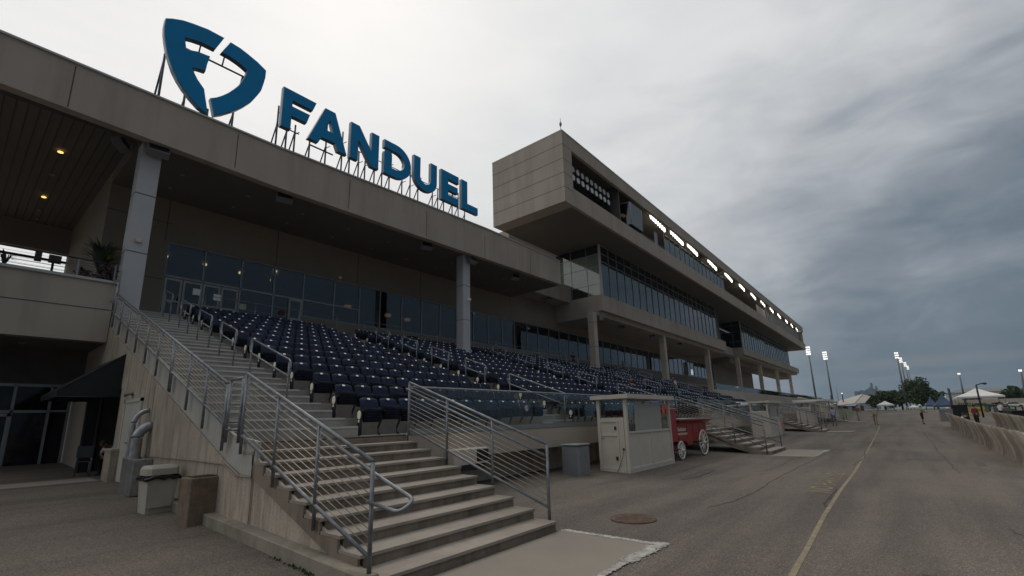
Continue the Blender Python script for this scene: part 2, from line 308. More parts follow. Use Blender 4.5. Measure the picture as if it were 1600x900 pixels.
def textobj(name,s,size,M,m,parent=None,depth=.004,bold=0.0,width=None,**k):
    me=textmesh(s,size,depth,bold)
    xs=[v.co.x for v in me.vertices]; w=max(xs)-min(xs); x0=min(xs)
    sx=(width/w) if width else 1
    for v in me.vertices: v.co.x=(v.co.x-x0)*sx
    me.transform(M); me.materials.clear(); me.materials.append(MT[m])
    o=bpy.data.objects.new(name,me); col.objects.link(o)
    if parent is not None: o.parent=parent
    tag(o,**k); return o
def rise(X): return min(1.35,.0185*max(0,X-26))
def gz(X,Y): return rise(X)+.035*max(0,min(Y,22)-4.2)
# ------------------------------------------------------------------ ground
def sheet(name,xs,ys,mt,dz=0,kind='structure',**k):
    b=MB(); nx=len(xs)
    v=[(x,y,gz(x,y)+dz) for y in ys for x in xs]; F=[]
    for j in range(len(ys)-1):
        for i in range(nx-1): F.append((j*nx+i,j*nx+i+1,(j+1)*nx+i+1,(j+1)*nx+i))
    b.add(v,F); return b.build(name,mt,kind=kind,**k)
fr=lambda a,b,n:[a+(b-a)*i/n for i in range(n+1)]
sheet('ground',[-80,-20]+fr(-10,26,9)+fr(30,99,23)+[110,130,600,1500,2400],[-2400,-800,-200,-60,-30,-10,0,4.2,8,12,16,22,60,400,2400],'asphalt')
sheet('field',[130,300,1000,2400],[-2400,-1000,-200,-40,0,40,300,2400],'field_grass',.012)
sheet('lawn',fr(70,128,8),[5.4,7,9,12],'lawn_grass',.008)
sheet('lawn',[104,112,128],[-9,-4,0,5.3],'lawn_grass',.010)
sheet('racetrack',fr(-10,130,20),[-60,-30,-12,-9.5],'dirt',.006)
# upper-left concrete apron under the balcony
b=MB(); b.box(-6,2.75,15.5,22,.30,.44); b.box(.5,.515,15.5,22,.441,.443); b.build('pavement','slab',kind='structure')
# pads at the stair feet with white border
def pad(x0,x1,n,y0=2.72,y1=4.20):
    z=rise((x0+x1)/2); b=MB(); b.box(x0,x1,y0,y1,z-.10,z+.008); b.build('pavement','slab',kind='structure')
    rnd=random.Random(n); b=MB()
    cnt=[0]
    def strip(p,q,w,den):
        pp=Vector(p); qq=Vector(q); d=(qq-pp); nn=Vector((-d.y,d.x,0)).normalized()
        for i in range(int(d.length*den)):
            o_=rnd.gauss(0,.33)*w; c=pp+d*rnd.random()+nn*o_; rr=rnd.uniform(.012,.05)*(1-min(.7,abs(o_)/w)); a0=rnd.random()*6; cnt[0]+=1
            c.z=z+.0105+cnt[0]*.000006
            b.add([c+Vector((math.cos(a0+k*1.05)*rr*rnd.uniform(.6,1.2),math.sin(a0+k*1.05)*rr*rnd.uniform(.6,1.2),0)) for k in range(6)],[tuple(range(6))])
    strip((x1+.0,y0-.05,z),(x1+.0,y1-.02,z),.10,260)
    strip((x0+.70*(x1-x0),y0-.01,z),(x1+.10,y0-.03,z),.17,420)
    strip((x0+.1*(x1-x0),y0+.0,z),(x0+.78*(x1-x0),y0+.0,z),.08,150)
    b.build('painted_border','white_paint',kind='structure')
pad(3.15,6.22,1); pad(20.75,24.4,2); pad(38.0,41.4,3); pad(55.3,58.6,4)
# painted line, writing, cracks, patches
def strip(name,pts,w,mt,dz=.004,jit=0,seed=0):
    rnd=random.Random(seed); b=MB(); A=[];B=[];P=[]
    for i in range(len(pts)-1):
        p,q=Vector((*pts[i],0)),Vector((*pts[i+1],0)); n=max(1,int((q-p).length/(.12 if jit else 1.2))); n=min(n,160)
        for k in range(n): P.append(p+(q-p)*k/n)
    P.append(Vector((*pts[-1],0)))
    off=0
    for i,p in enumerate(P):
        d=(P[min(i+1,len(P)-1)]-P[max(i-1,0)]).normalized(); n=Vector((-d.y,d.x,0))
        off=off*.8+rnd.uniform(-jit,jit); ww=w/2*(1+ (rnd.uniform(-.6,.6) if jit else rnd.uniform(-.06,.06)))
        c=p+n*off; a=c+n*ww; e=c-n*ww
        A.append((a.x,a.y,gz(a.x,a.y)+dz)); B.append((e.x,e.y,gz(e.x,e.y)+dz))
    k=len(A); b.add(A+B,[(i,i+1,k+i+1,k+i) for i in range(k-1)]); return b.build(name,mt,kind='structure')
strip('road_line',[(33.8,1.39),(40,1.43),(47,1.5)],.055,'yellow_paint')
strip('road_line',[(5.0,1.12),(7,1.16),(9.4,1.23),(12.3,1.26),(16.2,1.25),(25,1.35),(33,1.38)],.065,'yellow_paint')
for i,c in enumerate([[(9.1,2.95),(10,2.72),(11.2,2.66),(13,2.72),(15,2.66),(17.3,2.7),(21,2.55),(26,2.48)],[(10.15,1.3),(10.6,1.36),(11.1,1.33),(12.1,1.36),(12.6,1.36)],[(46,-.85),(36,-.84),(30,-.86),(25,-.85),(20.6,-.87),(18.1,-.86),(16.9,-.93)],[(20.4,.2),(20.5,-.3),(20.6,-.75)],[(9.6,-.9),(8.6,-1.05),(7.9,-1.0),(7.2,-1.15)],[(18,1.38),(21,1.28),(24,1.42),(28,1.25),(31,1.38)],[(34,3.2),(38,1.3),(39,.2)],[(15,3.4),(17,3.2),(20,3.3),(23,2.2),(25,1.9)],[(12.6,5.4),(13.5,5.2),(16,5.3),(19,5.1)],[(6.6,.1),(6.55,-.25)],[(60,1.0),(58,.3),(66,-1.2)]]):
    strip('pavement_crack',c,.020 if i!=1 else .045,'crack',.004,.02,i)
b=MB()
for cx,cy,rx,ry in [(20.9,-.3,.30,.5),(24.7,2.4,.5,.35),(13.9,4.7,1.6,.25),(28.5,.3,.5,.12),(19.8,-1.55,.9,.12)]:
    rnd=random.Random(cx); n=26; b.add([(cx+rx*math.cos(2*math.pi*i/n)*rnd.uniform(.75,1.1),cy+ry*math.sin(2*math.pi*i/n)*rnd.uniform(.75,1.1),gz(cx,cy)+.0035) for i in range(n)],[tuple(range(n))])
b.build('asphalt_patch','patch',kind='structure')
def roadtext(s,x,y,w,h):
    me=textmesh(s,1.0,0.0,.01); xs=[v.co.x for v in me.vertices]; ys=[v.co.y for v in me.vertices]
    x0,x1,y0,y1=min(xs),max(xs),min(ys),max(ys)
    for v in me.vertices:
        a=(v.co.x-x0)/(x1-x0); c=(v.co.y-y0)/(y1-y0); X=x+a*w; Y=y+c*h; v.co=(X,Y,gz(X,Y)+.005)
    me.materials.clear(); me.materials.append(MT['yellow_paint']); o=bpy.data.objects.new('road_lettering',me); col.objects.link(o); tag(o,kind='structure')
roadtext('NO PARKING',11.9,1.40,3.75,.44); roadtext('NO PARKING',30.6,1.5,3.2,.42)
# manhole
b=MB(); b.disc((7.48,3.66,.008),.37,.016,n=32); b.mi=1
b.ring((7.48,3.66,.016),.35,.008,'z',32,4); b.mi=1
for i in range(-4,5):
    h=math.sqrt(max(0,.30**2-(i*.07)**2)); b.box(7.48+i*.07-.012,7.48+i*.07+.012,3.66-h,3.66+h,.016,.021)
b.build('manhole_cover',('rust_iron','rust_iron'),label='round rusty iron manhole cover set in the asphalt near the first stair pad',cat='manhole cover')
# ------------------------------------------------------------------ stairs to the terrace
TZ=1.415; YW=7.88
def stair(x0,x1,solid,label):
    z0=rise((x0+x1)/2); T=empty('staircase',((x0+x1)/2,6,z0),0,label,'staircase','concrete stairs up to the seating terrace')
    off=Vector((-(x0+x1)/2,-6,-z0)); n=10; rs=(TZ-z0)/n
    tr=MB(); ri=MB()
    for k in range(n):
        y=4.25+.405*k; z=z0+rs*(k+1); y1=y+.405+.03 if k<n-1 else YW+.0
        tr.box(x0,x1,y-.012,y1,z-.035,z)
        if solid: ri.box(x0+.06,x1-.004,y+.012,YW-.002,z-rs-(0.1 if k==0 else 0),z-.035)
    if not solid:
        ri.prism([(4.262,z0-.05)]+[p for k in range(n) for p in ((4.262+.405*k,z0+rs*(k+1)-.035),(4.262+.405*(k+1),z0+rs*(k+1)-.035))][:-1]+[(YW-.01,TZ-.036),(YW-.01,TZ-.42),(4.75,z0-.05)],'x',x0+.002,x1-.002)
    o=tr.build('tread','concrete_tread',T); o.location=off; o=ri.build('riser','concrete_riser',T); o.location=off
    return T
S1=stair(3.05,6.13,True,'wide concrete staircase in the foreground with brown stained risers')
S2=stair(21.3,24.3,False,'concrete staircase with open underside just beyond the red wagon')
S3=stair(38.5,41.5,False,'farther concrete staircase between the second and third booths')
S4=stair(55.4,58.4,False,'farthest small concrete staircase before the white canopy booth')
# ------------------------------------------------------------------ left flank wall of the first stair and aisle
XW=3.05
W=empty('stair_side_wall',(XW,10,0),0,'long stained concrete side wall under the left stair railing','wall'); woff=(-XW,-10,0)
def wy(y,z): return (y,z)
m=MB(); m.prism([(7.45,0),(7.45,.92),(8.0,.93),(8.45,1.07),(16.2,3.82),(16.2,0)],'x',XW,XW+.055); m.prism([(16.2,2.75),(16.2,3.82),(19.3,4.93),(19.3,0),(18.4,0),(18.4,2.75)],'x',XW,XW+.055); m.build('wall_panel','concrete_wall',W,woff)
m=MB(); m.prism([(7.40,.925),(7.9,.935),(8.42,1.08),(19.3,4.93),(19.3,5.42),(8.35,1.52),(7.40,1.42)],'x',XW+.012,XW+.062); m.build('upper_stringer','concrete_pale',W,woff)
m=MB(); m.prism([(7.45,0),(7.45,1.2),(4.5,.10),(4.42,0)],'x',XW+.02,XW+.05); m.build('lower_panel','concrete_wall',W,woff)
pf=[(4.262,.0),(4.262,.11)]
for k in range(8): pf+=[(4.262+.405*k,.14+.1415*k-.036),(4.667+.405*k,.14+.1415*k-.036)]
pf+=[(7.502,1.236),(7.502,.93),(4.62,.0)]
m=MB(); m.prism(pf,'x',XW-.012,XW+.018); m.build('stepped_edge','concrete_riser',W,woff)
m=MB(); m.bbox(XW-.17,XW+.02,4.32,12.9,-.05,.0,.01)
m.v=[(x,y,z+(gz(x,y)+.16 if z>-.03 else gz(x,y)-.1)) for x,y,z in m.v]; m.build('curb','curb',W,woff)
m=MB(); m.tube([(XW-.03,13.05,1.07),(XW-.03,10.3,1.075),(XW-.03,8.5,1.06),(XW-.03,8.0,.91),(XW-.03,7.42,.92),(XW-.03,7.40,1.3)],.012,8); m.build('conduit','curb',W,woff)
m=MB(); m.box(XW-.004,XW,7.46,7.475,.2,.9); m.box(XW-.004,XW,13.05,13.07,.4,2.6); m.box(XW-.003,XW,8.8,8.815,.25,1.02); m.build('wall_joint','joint',W,woff)
m=MB(); m.box(XW-.20,XW+.02,15.30,15.95,.3,1.12); m.bbox(XW-.22,XW+.02,15.28,15.97,1.12,1.18); m.build('pilaster_base','concrete_wall',W,woff)
# wall beyond, under the balcony
m=MB(); m.box(XW-.2,XW+.05,18.4,22.2,0,2.72); m.box(XW,XW+.05,19.3,22.2,2.72,4.4); m.build('inner_wall','tan_panel',W,woff)
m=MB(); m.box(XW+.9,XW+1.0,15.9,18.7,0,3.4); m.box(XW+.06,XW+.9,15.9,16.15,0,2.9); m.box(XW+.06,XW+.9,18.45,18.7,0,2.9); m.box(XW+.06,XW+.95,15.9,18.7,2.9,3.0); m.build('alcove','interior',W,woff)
m=MB(); m.box(XW+.02,XW+.88,16.2,18.4,.38,.45); m.build('alcove_floor','slab',W,woff)
# double door in the flank wall
D=empty('service_door',(XW,14.65,.38),0,'pale double service door in the stained stair side wall','door')
m=MB(); m.box(-.05,.01,-.80,-.70,0,2.0); m.box(-.05,.01,.70,.80,0,2.0); m.box(-.05,.01,-.80,.80,1.92,2.0); m.build('door_frame','door_paint',D)
m=MB(); m.box(-.03,.0,-.695,-.005,.02,1.915); m.box(-.03,.0,.005,.695,.02,1.915); m.mi=1; m.box(-.034,-.03,-.68,-.02,.04,.30); m.build('door_leaf',('door_paint','frame'),D)
m=MB(); m.tube([(-.04,-.08,.95),(-.09,-.08,.95),(-.09,-.2,.95)],.014,6); m.build('door_handle','black_metal',D)
# wall lamp
L1=empty('wall_lamp',(XW,14.9,2.52),0,'small twin spot lamp fixed above the service door','wall lamp')
m=MB(); m.disc((-.02,0,0),.05,.04,'x'); m.build('mount','bin_grey',L1)
for s in(-1,1):
    m=MB(); m.tube([(-.03,0,0),(-.10,s*.07,-.01),(-.17,s*.09,-.03)],[.015,.03,.055],10); m.build('lamp_head','bin_grey',L1)
# ------------------------------------------------------------------ railings
def pipe(m,pts,rad=.024,rb=.09,n=8):
    P=[Vector(p) for p in pts]; o=[P[0]]
    for i in range(1,len(P)-1):
        a=(P[i-1]-P[i]); c=(P[i+1]-P[i]); d=min(rb,a.length*.45,c.length*.45); a.normalize(); c.normalize()
        s=P[i]+a*d; e=P[i]+c*d
        for t in (0,.33,.66,1): o.append(s*(1-t)**2+P[i]*2*t*(1-t)+e*t*t)
    o.append(P[-1]); m.tube(o,rad,n)
def railing(name,label,posts,top,bot,cables=10,mid=True,group='galvanized cable railings',extra=None,postdrop=.28,inner=.07):
    """posts: list of (x,y); top(x,y)->z of top rail; bot(x,y)->z of bottom rail."""
    p0=Vector((posts[0][0],posts[0][1],bot(*posts[0])))
    T=empty(name,p0,0,label,'railing',group); off=-p0
    m=MB()
    for x,y in posts: m.tube([(x,y,bot(x,y)-postdrop),(x,y,top(x,y)-.01)],.024,8)
    m.each('post','galvanized',T,off)
    m=MB(); a,b=posts[0],posts[-1]
    pipe(m,[(a[0],a[1],top(*a)),(b[0],b[1],top(*b))],.024); o=m.build('top_rail','galvanized',T); o.location=off
    m=MB(); pipe(m,[(a[0],a[1],bot(*a)),(b[0],b[1],bot(*b))],.022); o=m.build('bottom_rail','galvanized',T); o.location=off
    if cables:
        m=MB()
        for i in range(1,cables+1):
            t=i/(cables+1); m.tube([(a[0],a[1],bot(*a)*(1-t)+top(*a)*t),(b[0],b[1],bot(*b)*(1-t)+top(*b)*t)],.0065,4)
        o=m.build('cables','cable',T); o.location=off
    if mid:
        m=MB(); dx=inner
        hp=mid(posts) if callable(mid) else [(a[0]+dx,a[1],top(*a)-.14),(b[0]+dx,b[1],top(*b)-.14)]
        pipe(m,hp,.021)
        for x,y in posts[1:-1]: m.tube([(x,y,top(x,y)-.22),(x+dx*.8,y,top(x,y)-.22),(x+dx,y,top(x,y)-.145)],.007,5)
        o=m.build('handrail','galvanized',T); o.location=off
    return T
def lowrail(x0,z0,side,label,loop=False,px=None):
    sl=(TZ-z0)/(.405*9+.0)*.98
    fl=lambda x,y: z0+.14+(y-4.25)*.349*(TZ-z0)/TZ
    ys=[7.85,6.70,5.55,4.40]
    def hand(posts):
        a,b=posts[0],posts[-1]; dx=.075*side
        h=[(a[0]+dx,a[1],fl(*a)+.92),(b[0]+dx,b[1],fl(*b)+.90)]
        if loop: h+=[(b[0]+dx+.05,b[1]-.55,fl(*b)+.70),(b[0]-.02,b[1]-.50,fl(*b)+.60),(b[0]-.03,b[1]+.04,fl(*b)+.66)]
        return h
    return railing('stair_railing',label,[(x0,y) for y in ys],lambda x,y:fl(x,y)+1.06,lambda x,y:fl(x,y)+.12,10,hand,inner=.075*side)
lowrail(3.0,0,1,'foreground railing on the left of the wide staircase with looped handrail end',True)
lowrail(6.17,0,-1,'cable railing on the right side of the foreground staircase')
lowrail(21.3,0.0,1,'cable railing on the near side of the staircase behind the red wagon')
lowrail(24.3,0.0,-1,'cable railing on the far side of the staircase behind the red wagon')
for x,q,s in ((38.5,'near',1),(41.5,'far',-1)): lowrail(x,rise(40),s,'cable railing on the %s side of the third staircase'%q)
for x,q,s in ((55.4,'near',1),(58.4,'far',-1)): lowrail(x,rise(57),s,'small distant railing on the %s side of the farthest staircase'%q)
afl=lambda x,y:1.42+(y-8.4)*.352
uppery=[8.55,9.55,10.55,11.7,11.78,12.9,14.0,15.1,16.2,17.3,18.35]
railing('stair_railing','long cable railing climbing the left edge of the steep aisle',[(2.98,y) for y in uppery],lambda x,y:afl(x,y)+.88,lambda x,y:afl(x,y)+.22,10,True,postdrop=.42)
# level panel on the landing
railing('stair_railing','short level railing panel at the landing between the two left railings',[(2.99,7.95),(2.99,8.45)],lambda x,y:2.40,lambda x,y:1.60,8,False,postdrop=.2)
railing('stair_railing','short railing panel at the very top of the left aisle',[(2.98,18.45),(2.98,19.2)],lambda x,y:6.2+(y-18.45)*.3,lambda x,y:5.5+(y-18.45)*.3,8,False,postdrop=.4)
# ------------------------------------------------------------------ seating terrace
Tn=lambda i:9.05+1.03*(i-1)      # front edge of tier i (1..12); 13 = concourse
TR=.3525
TY=empty('seating_terrace',(25,8,0),0,'stepped concrete seating terrace facing the track','terrace'); toff=(-25,-8,0)
XE=49.5
prof=[(YW,.84),(YW,TZ-.02),(Tn(1),TZ-.02)]
for i in range(1,13): prof+=[(Tn(i),TZ+TR*i),(Tn(i+1),TZ+TR*i)]
prof+=[(Tn(13),TZ+TR*13),(22.4,TZ+TR*13),(22.4,4.7),(10.2,1.2),(8.6,.84)]
m=MB(); m.prism(prof,'x',XW+.064,XE); m.build('tier','concrete_terrace',TY,toff)
m=MB()
for a,b_ in ((6.16,21.26),(24.34,38.46),(41.54,55.36)): m.box(a,b_,YW-.06,YW-.002,.84,1.38)
m.build('front_wall','tan_panel',TY,toff)
m=MB(); m.box(6.14,60,8.5,8.6,-.1,1.0); m.build('recessed_wall','concrete_wall',TY,toff)
m=MB(); m.box(XE,60,YW,22.4,.84,1.40);
m.build('landing','concrete_terrace',TY,toff)
aisles=[(XW+.066,5.45)]+[(12.42+8.5*k,13.52+8.5*k) for k in range(4)]
m=MB()
for (a,b_) in aisles:
    for i in range(1,14):
        m.box(a,b_,Tn(i)-.50,Tn(i)+.0,TZ+TR*(i-1)-.02,TZ+TR*(i-1)+TR/2)
m.each('aisle_step','concrete_terrace',TY,toff)
m=MB()
for (a,b_) in aisles[:3]:
    for i in range(1,14):
        m.box(a+.01,b_-.01,Tn(i)-.512,Tn(i)-.46,TZ+TR*(i-1)+TR/2-.035,TZ+TR*(i-1)+TR/2+.003); m.box(a+.01,b_-.01,Tn(i)-.012,Tn(i)+.04,TZ+TR*i-.035,TZ+TR*i+.003)
m.each('step_nosing','nosing',TY,toff)
# aisle hoop rails
def hoop(x,y0,y1,label):
    z0=TZ+.352*(y0-8.5)+.05; z1=TZ+.352*(y1-8.5)+.05
    T=empty('aisle_handrail',(x,y0,z0),0,label,'handrail','hoop handrails in the seating aisles')
    m=MB(); pts=[(0,.03,.30),(0,-.03,.62),(0,0,.98),(0,y1-y0,z1-z0+.98),(0,y1-y0+.06,z1-z0+.80),(0,y1-y0+.02,z1-z0+.60)]
    pts=[(0,.02,.62),(0,-.05,.80),(0,0,.98),(0,y1-y0,z1-z0+.98),(0,y1-y0+.05,z1-z0+.80),(0,y1-y0,z1-z0+.62),(0,.02,.62)]
    pipe(m,pts,.021,.09); m.build('hoop','galvanized',T)
    m=MB(); m.tube([(0,.06,-.1),(0,.06,.95)],.02,8); m.tube([(0,y1-y0-.06,z1-z0-.25),(0,y1-y0-.06,z1-z0+.95)],.02,8); m.each('post','galvanized',T)
for k,x in enumerate([4.75,13.05,21.6,30.1,38.6]):
    for j,(a,b_) in enumerate([(8.45,10.9),(12.0,13.15),(14.05,15.2),(16.1,17.25),(18.2,19.3)] if k else [(10.2,12.4),(13.4,14.6),(15.4,16.6),(17.5,18.6),(19.7,20.7)]):
        hoop(x,a,b_,'galvanized hoop handrail, %s up the %s aisle from the left'%(ORD[j],ORD[k]))
# front glass rails on the terrace wall
def glassrail(xa,xb,label):
    T=empty('glass_railing',(xa,YW,1.39),0,label,'railing','glass railings on the terrace front wall'); n=round((xb-xa)/1.4); w=(xb-xa)/n
    m=MB(); m.box(0,xb-xa,-.07,.05,.0,.015); m.box(0,xb-xa,-.03,.03,.015,.11); m.build('base_shoe','frame',T)
    for i in range(n):
        m=MB(); m.box(i*w+.008,(i+1)*w-.008,-.006,.006,.11,.94); m.build('glass_panel','glass_clear',T)
    m=MB(); m.tube([(-.0,0,.97),(xb-xa,0,.97)],.028,10); m.build('top_rail','galvanized',T)
glassrail(6.2,21.2,'long clear glass railing above the terrace wall beside the foreground staircase')
glassrail(24.4,38.4,'glass railing on the terrace wall beyond the red wagon')
glassrail(41.6,55.3,'distant glass railing on the terrace wall past the third staircase')
# round sticker on glass
m=MB(); m.disc((10.17,YW-.014,1.93),.085,.006,'y'); s=m.build('sticker','plate',None,label='round white sticker with red and blue mark on the front glass railing',cat='sticker')
m=MB(); m.mi=0; m.ring((10.17,YW-.018,1.93),.068,.010,'y',20,4); m.mi=1; m.box(10.135,10.15,YW-.022,YW-.018,1.90,1.97); m.box(10.19,10.205,YW-.022,YW-.018,1.90,1.97); m.box(10.15,10.19,YW-.022,YW-.018,1.925,1.94); m.build('sticker_mark',('cloth_red','tent_blue'),s)
# ------------------------------------------------------------------ stadium seats
SW=.49
def seatproto():
    d={}
    # back shell (curved, rounded top) facing -Y ; origin at floor, centre of seat; back around y=0
    m=MB(); m.smooth=True; nx,nz=8,7; V=[];F=[]
    def bp(i,j,t):
        u=-1+2*i/nx; v=j/nz; x=u*.222*(1-.10*v**3); z=.34+.43*v
        if j==nz: z-=.035*abs(u)**3
        y=.03*v+.085*v*v -.035*u*u+ (.0 if t==0 else .035)
        return (x,y,z)
    for t in (0,1):
        for j in range(nz+1):
            for i in range(nx+1): V.append(bp(i,j,t))
    A=(nx+1)*(nz+1)
    for j in range(nz):
        for i in range(nx):
            a=j*(nx+1)+i; F.append((a,a+1,a+nx+2,a+nx+1)); F.append((A+a,A+a+nx+1,A+a+nx+2,A+a+1))
    for i in range(nx): F.append((i,A+i,A+i+1,i+1)); a=nz*(nx+1)+i; F.append((a,a+1,A+a+1,A+a))
    for j in range(nz): a=j*(nx+1); F.append((a,a+nx+1,A+a+nx+1,A+a)); a+=nx; F.append((a,A+a,A+a+nx+1,a+nx+1))
    m.add(V,F); d['backrest']=m.mesh('backrest','navy')
    m=MB(); m.smooth=True
    prof=[(-.045,.25),(-.10,.265),(-.125,.36),(-.13,.49),(-.11,.54),(-.07,.545),(-.05,.48),(-.02,.30)]
    m.prism(prof,'x',-.205,.205); m.smooth=False
    m.mi=1
    for k in range(4): m.box(-.17,.17,-.138,-.12,.31+.055*k,.322+.055*k)
    d['seat_pan']=m.mesh('seat_pan','seat_under','navy')
    m=MB(); m.tube([(-.245,-.05,.50),(-.245,-.06,.34),(-.245,.0,.22),(-.245,.055,.13),(-.245,.05,.04),(-.245,.0,-.02)],[.022,.03,.026,.022,.022,.03],6); m.box(-.26,-.23,-.17,.10,.47,.505)
    d['standard']=m.mesh('standard','seat_metal')
    m=MB(); m.disc((0,0,0),.038,.012,'z',12,.026); m.v=[(x,y*.62-z*.78+.072,y*.78+z*.62+.735) for x,y,z in m.v]; d['number_plate']=m.mesh('number_plate','plate')
    m=MB(); m.bbox(-.272,-.245,-.10,.06,.0,.50); m.bbox(-.275,-.24,-.02,.06,.0,.34); d['end_panel']=m.mesh('end_panel','seat_metal')
    m=MB(); m.disc((-.278,-.03,.40),.060,.018,'x',16,.088); m.disc((-.276,-.02,.275),.022,.016,'x',10,.03); d['aisle_light']=m.mesh('aisle_light','aisle_lamp')
    return d
SP=seatproto()
cand=[]
blocks=[(5.55,12.35,0)]+[(13.62+8.5*k,20.95+8.5*k,k+1) for k in range(4)]
for bi,(xa,xb,_) in enumerate(blocks):
    for rw in range(13):
        sh=-.052*rw if bi>0 else .0
        xe=xb+(-.052*rw); x0=xa+sh; n=int((xe-x0+.02)/SW)
        if bi==4: n=max(0,n-0)
        yb=8.68+1.03*rw; zf=TZ+TR*rw
        for k in range(n):
            x=x0+.255+k*SW
            if x>49.3-rw*.0: continue
            # columns stand in the seating
            if any(abs(x-cx)<.62 for cx in (3.5,19.55,35.45,51.3)) and rw in (10,11): continue
            if bi>=3 and False: continue
            cand.append((x,yb,zf,bi,rw,k,n))
cand=[c for c in cand if inview((c[0],c[1],c[2]+.6),0.01)]
cand.sort(key=lambda c:(Vector(c[:3])-CAMP).length)
near=cand[:300]; far=cand[300:]
BLK=['nearest block','second block','third block','fourth block','fifth block']
def mkpart(name,T,loc=(0,0,0)):
    o=bpy.data.objects.new(name,SP[name]); col.objects.link(o); o.parent=T; return o
rs=random.Random(3)
for (x,y,z,bi,rw,k,n) in near:
    T=empty('stadium_seat',(x,y,z),0,'navy tip-up seat, %s from the left, %s row up, %s'%(ORD[k],ORD[rw],BLK[bi]),'seat','navy folding seats on the terrace')
    T.rotation_euler=(rs.uniform(-.02,.02),0,rs.uniform(-.012,.012))
    for q in ('backrest','seat_pan','standard','number_plate'):
        e=mkpart(q,T)
        if q=='seat_pan': j=rs.choice((0,0,0,.025,.045,-.02)); e.location=(0,-.015*(j>0),j); e.rotation_euler=(rs.uniform(-.10,.05),0,0)
    if k==0: e=mkpart('end_panel',T); l=mkpart('aisle_light',e)
V=[];F=[];MI=[]
mats=['navy','seat_under','navy_light','seat_metal','plate','seat_metal','aisle_lamp']
def addmesh(me,off,mi):
    o=len(V)
    for v in me.vertices: V.append((v.co.x+off[0],v.co.y+off[1],v.co.z+off[2]))
    for p in me.polygons: F.append(tuple(i+o for i in p.vertices)); MI.append(mi+(p.material_index if mi==1 else 0))
for (x,y,z,bi,rw,k,n) in far:
    for q,mi in (('backrest',0),('seat_pan',1),('standard',3),('number_plate',4)): addmesh(SP[q],(x,y,z+(rs.choice((0,0,.03,.045)) if mi==1 else 0)),mi)
    if k==0: addmesh(SP['end_panel'],(x,y,z),5); addmesh(SP['aisle_light'],(x,y,z),6)
me=bpy.data.meshes.new('far_seats'); me.from_pydata(V,[],F)
for q in mats: me.materials.append(MT[q])
me.polygons.foreach_set('material_index',MI); me.update()
o=bpy.data.objects.new('seats_far_off',me); col.objects.link(o); tag(o,'rows of navy stadium seats farther along the terrace','seats',None,'stuff')
# ------------------------------------------------------------------ concourse, grandstand building
CZ=TZ+TR*13   # about 6.0
GS=empty('grandstand',(16,22,0),0,'grandstand building with long stucco roof fascia over the seating','building'); goff=(-16,-22,0)
YG=24.0
def gp(m,name,mt,**k): return m.build(name,mt,GS,goff,**k)
m=MB(); m.box(XW+.31,84,22.4,23.9,CZ-.25,CZ); m.box(-6,XW+.31,20.0,33.3,CZ-.25,CZ-.05); gp(m,'concourse_floor','slab')
# back wall above windows, wall left pier, knee wall
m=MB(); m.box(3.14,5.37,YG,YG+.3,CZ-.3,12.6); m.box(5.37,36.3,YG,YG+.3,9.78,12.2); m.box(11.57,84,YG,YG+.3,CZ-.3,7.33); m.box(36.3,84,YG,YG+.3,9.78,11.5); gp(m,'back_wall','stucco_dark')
m=MB()
for x in (5.22,10.02,14.8,19.6,24.4,29.2): m.box(x-.02,x+.02,YG-.005,YG,9.80,11.8)
m.box(3.14,5.36,YG-.005,YG,8.0,8.03); m.box(3.14,5.36,YG-.005,YG,10.6,10.63); m.each('wall_joint','joint',GS,goff)
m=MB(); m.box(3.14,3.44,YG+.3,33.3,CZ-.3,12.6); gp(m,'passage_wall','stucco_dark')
m=MB(); m.box(-8,3.44,33.3,33.8,10.93,12.3); m.box(3.14,6,33.3,33.8,CZ-.3,10.93); gp(m,'beam','stucco_dark')
# roof, fascia, soffits
m=MB(); m.prism([(-8,11.72),(-.3,11.68),(8,11.50),(18,11.62),(29.3,11.80),(29.3,13.66),(21,13.72),(14,13.52),(7.6,13.32),(-8,13.22)],'y',18.90,19.25); gp(m,'fascia','stucco')
m=MB()
for x in (1.13,6.0,11.0,15.8,20.6,25.4): m.box(x-.015,x+.015,18.893,18.90,11.69,13.2)
gp(m,'fascia_joint','joint')
m=MB(); m.prism([(-8,13.22),(7.6,13.32),(14,13.52),(21,13.72),(29.34,13.66),(29.34,13.73),(21,13.79),(14,13.59),(7.6,13.39),(-8,13.29)],'y',18.85,19.35); gp(m,'roof_cap','cap_metal')
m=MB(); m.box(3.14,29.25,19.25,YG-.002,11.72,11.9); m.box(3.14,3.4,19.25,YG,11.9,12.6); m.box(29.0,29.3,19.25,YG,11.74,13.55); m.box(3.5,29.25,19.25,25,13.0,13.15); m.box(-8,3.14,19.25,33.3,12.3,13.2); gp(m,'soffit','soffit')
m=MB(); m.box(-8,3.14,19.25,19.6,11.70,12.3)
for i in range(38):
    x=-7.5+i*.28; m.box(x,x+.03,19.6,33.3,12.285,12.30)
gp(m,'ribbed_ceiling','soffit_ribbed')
# lower stepped soffit box near the club block
m=MB(); m.box(28.4,36.3,22.3,24.2,12.1,13.75); gp(m,'lower_fascia','stucco')
# columns
for i,x in enumerate([3.2,19.25,35.15,51,67,83,99,115,131]):
    zt=11.72 if i<2 else 10.7
    mt='column_panel' if i<2 else 'tan_panel'
    m=MB(); m.bbox(x,x+.6,19.5,20.1,CZ-1.2 if x<50 else 2.0,zt,.012); m.mi=1
    for z in (7.6,9.75): m.box(x-.004,x+.604,19.494,20.106,z,z+.03)
    c=gp(m,'column',(mt,'joint'))
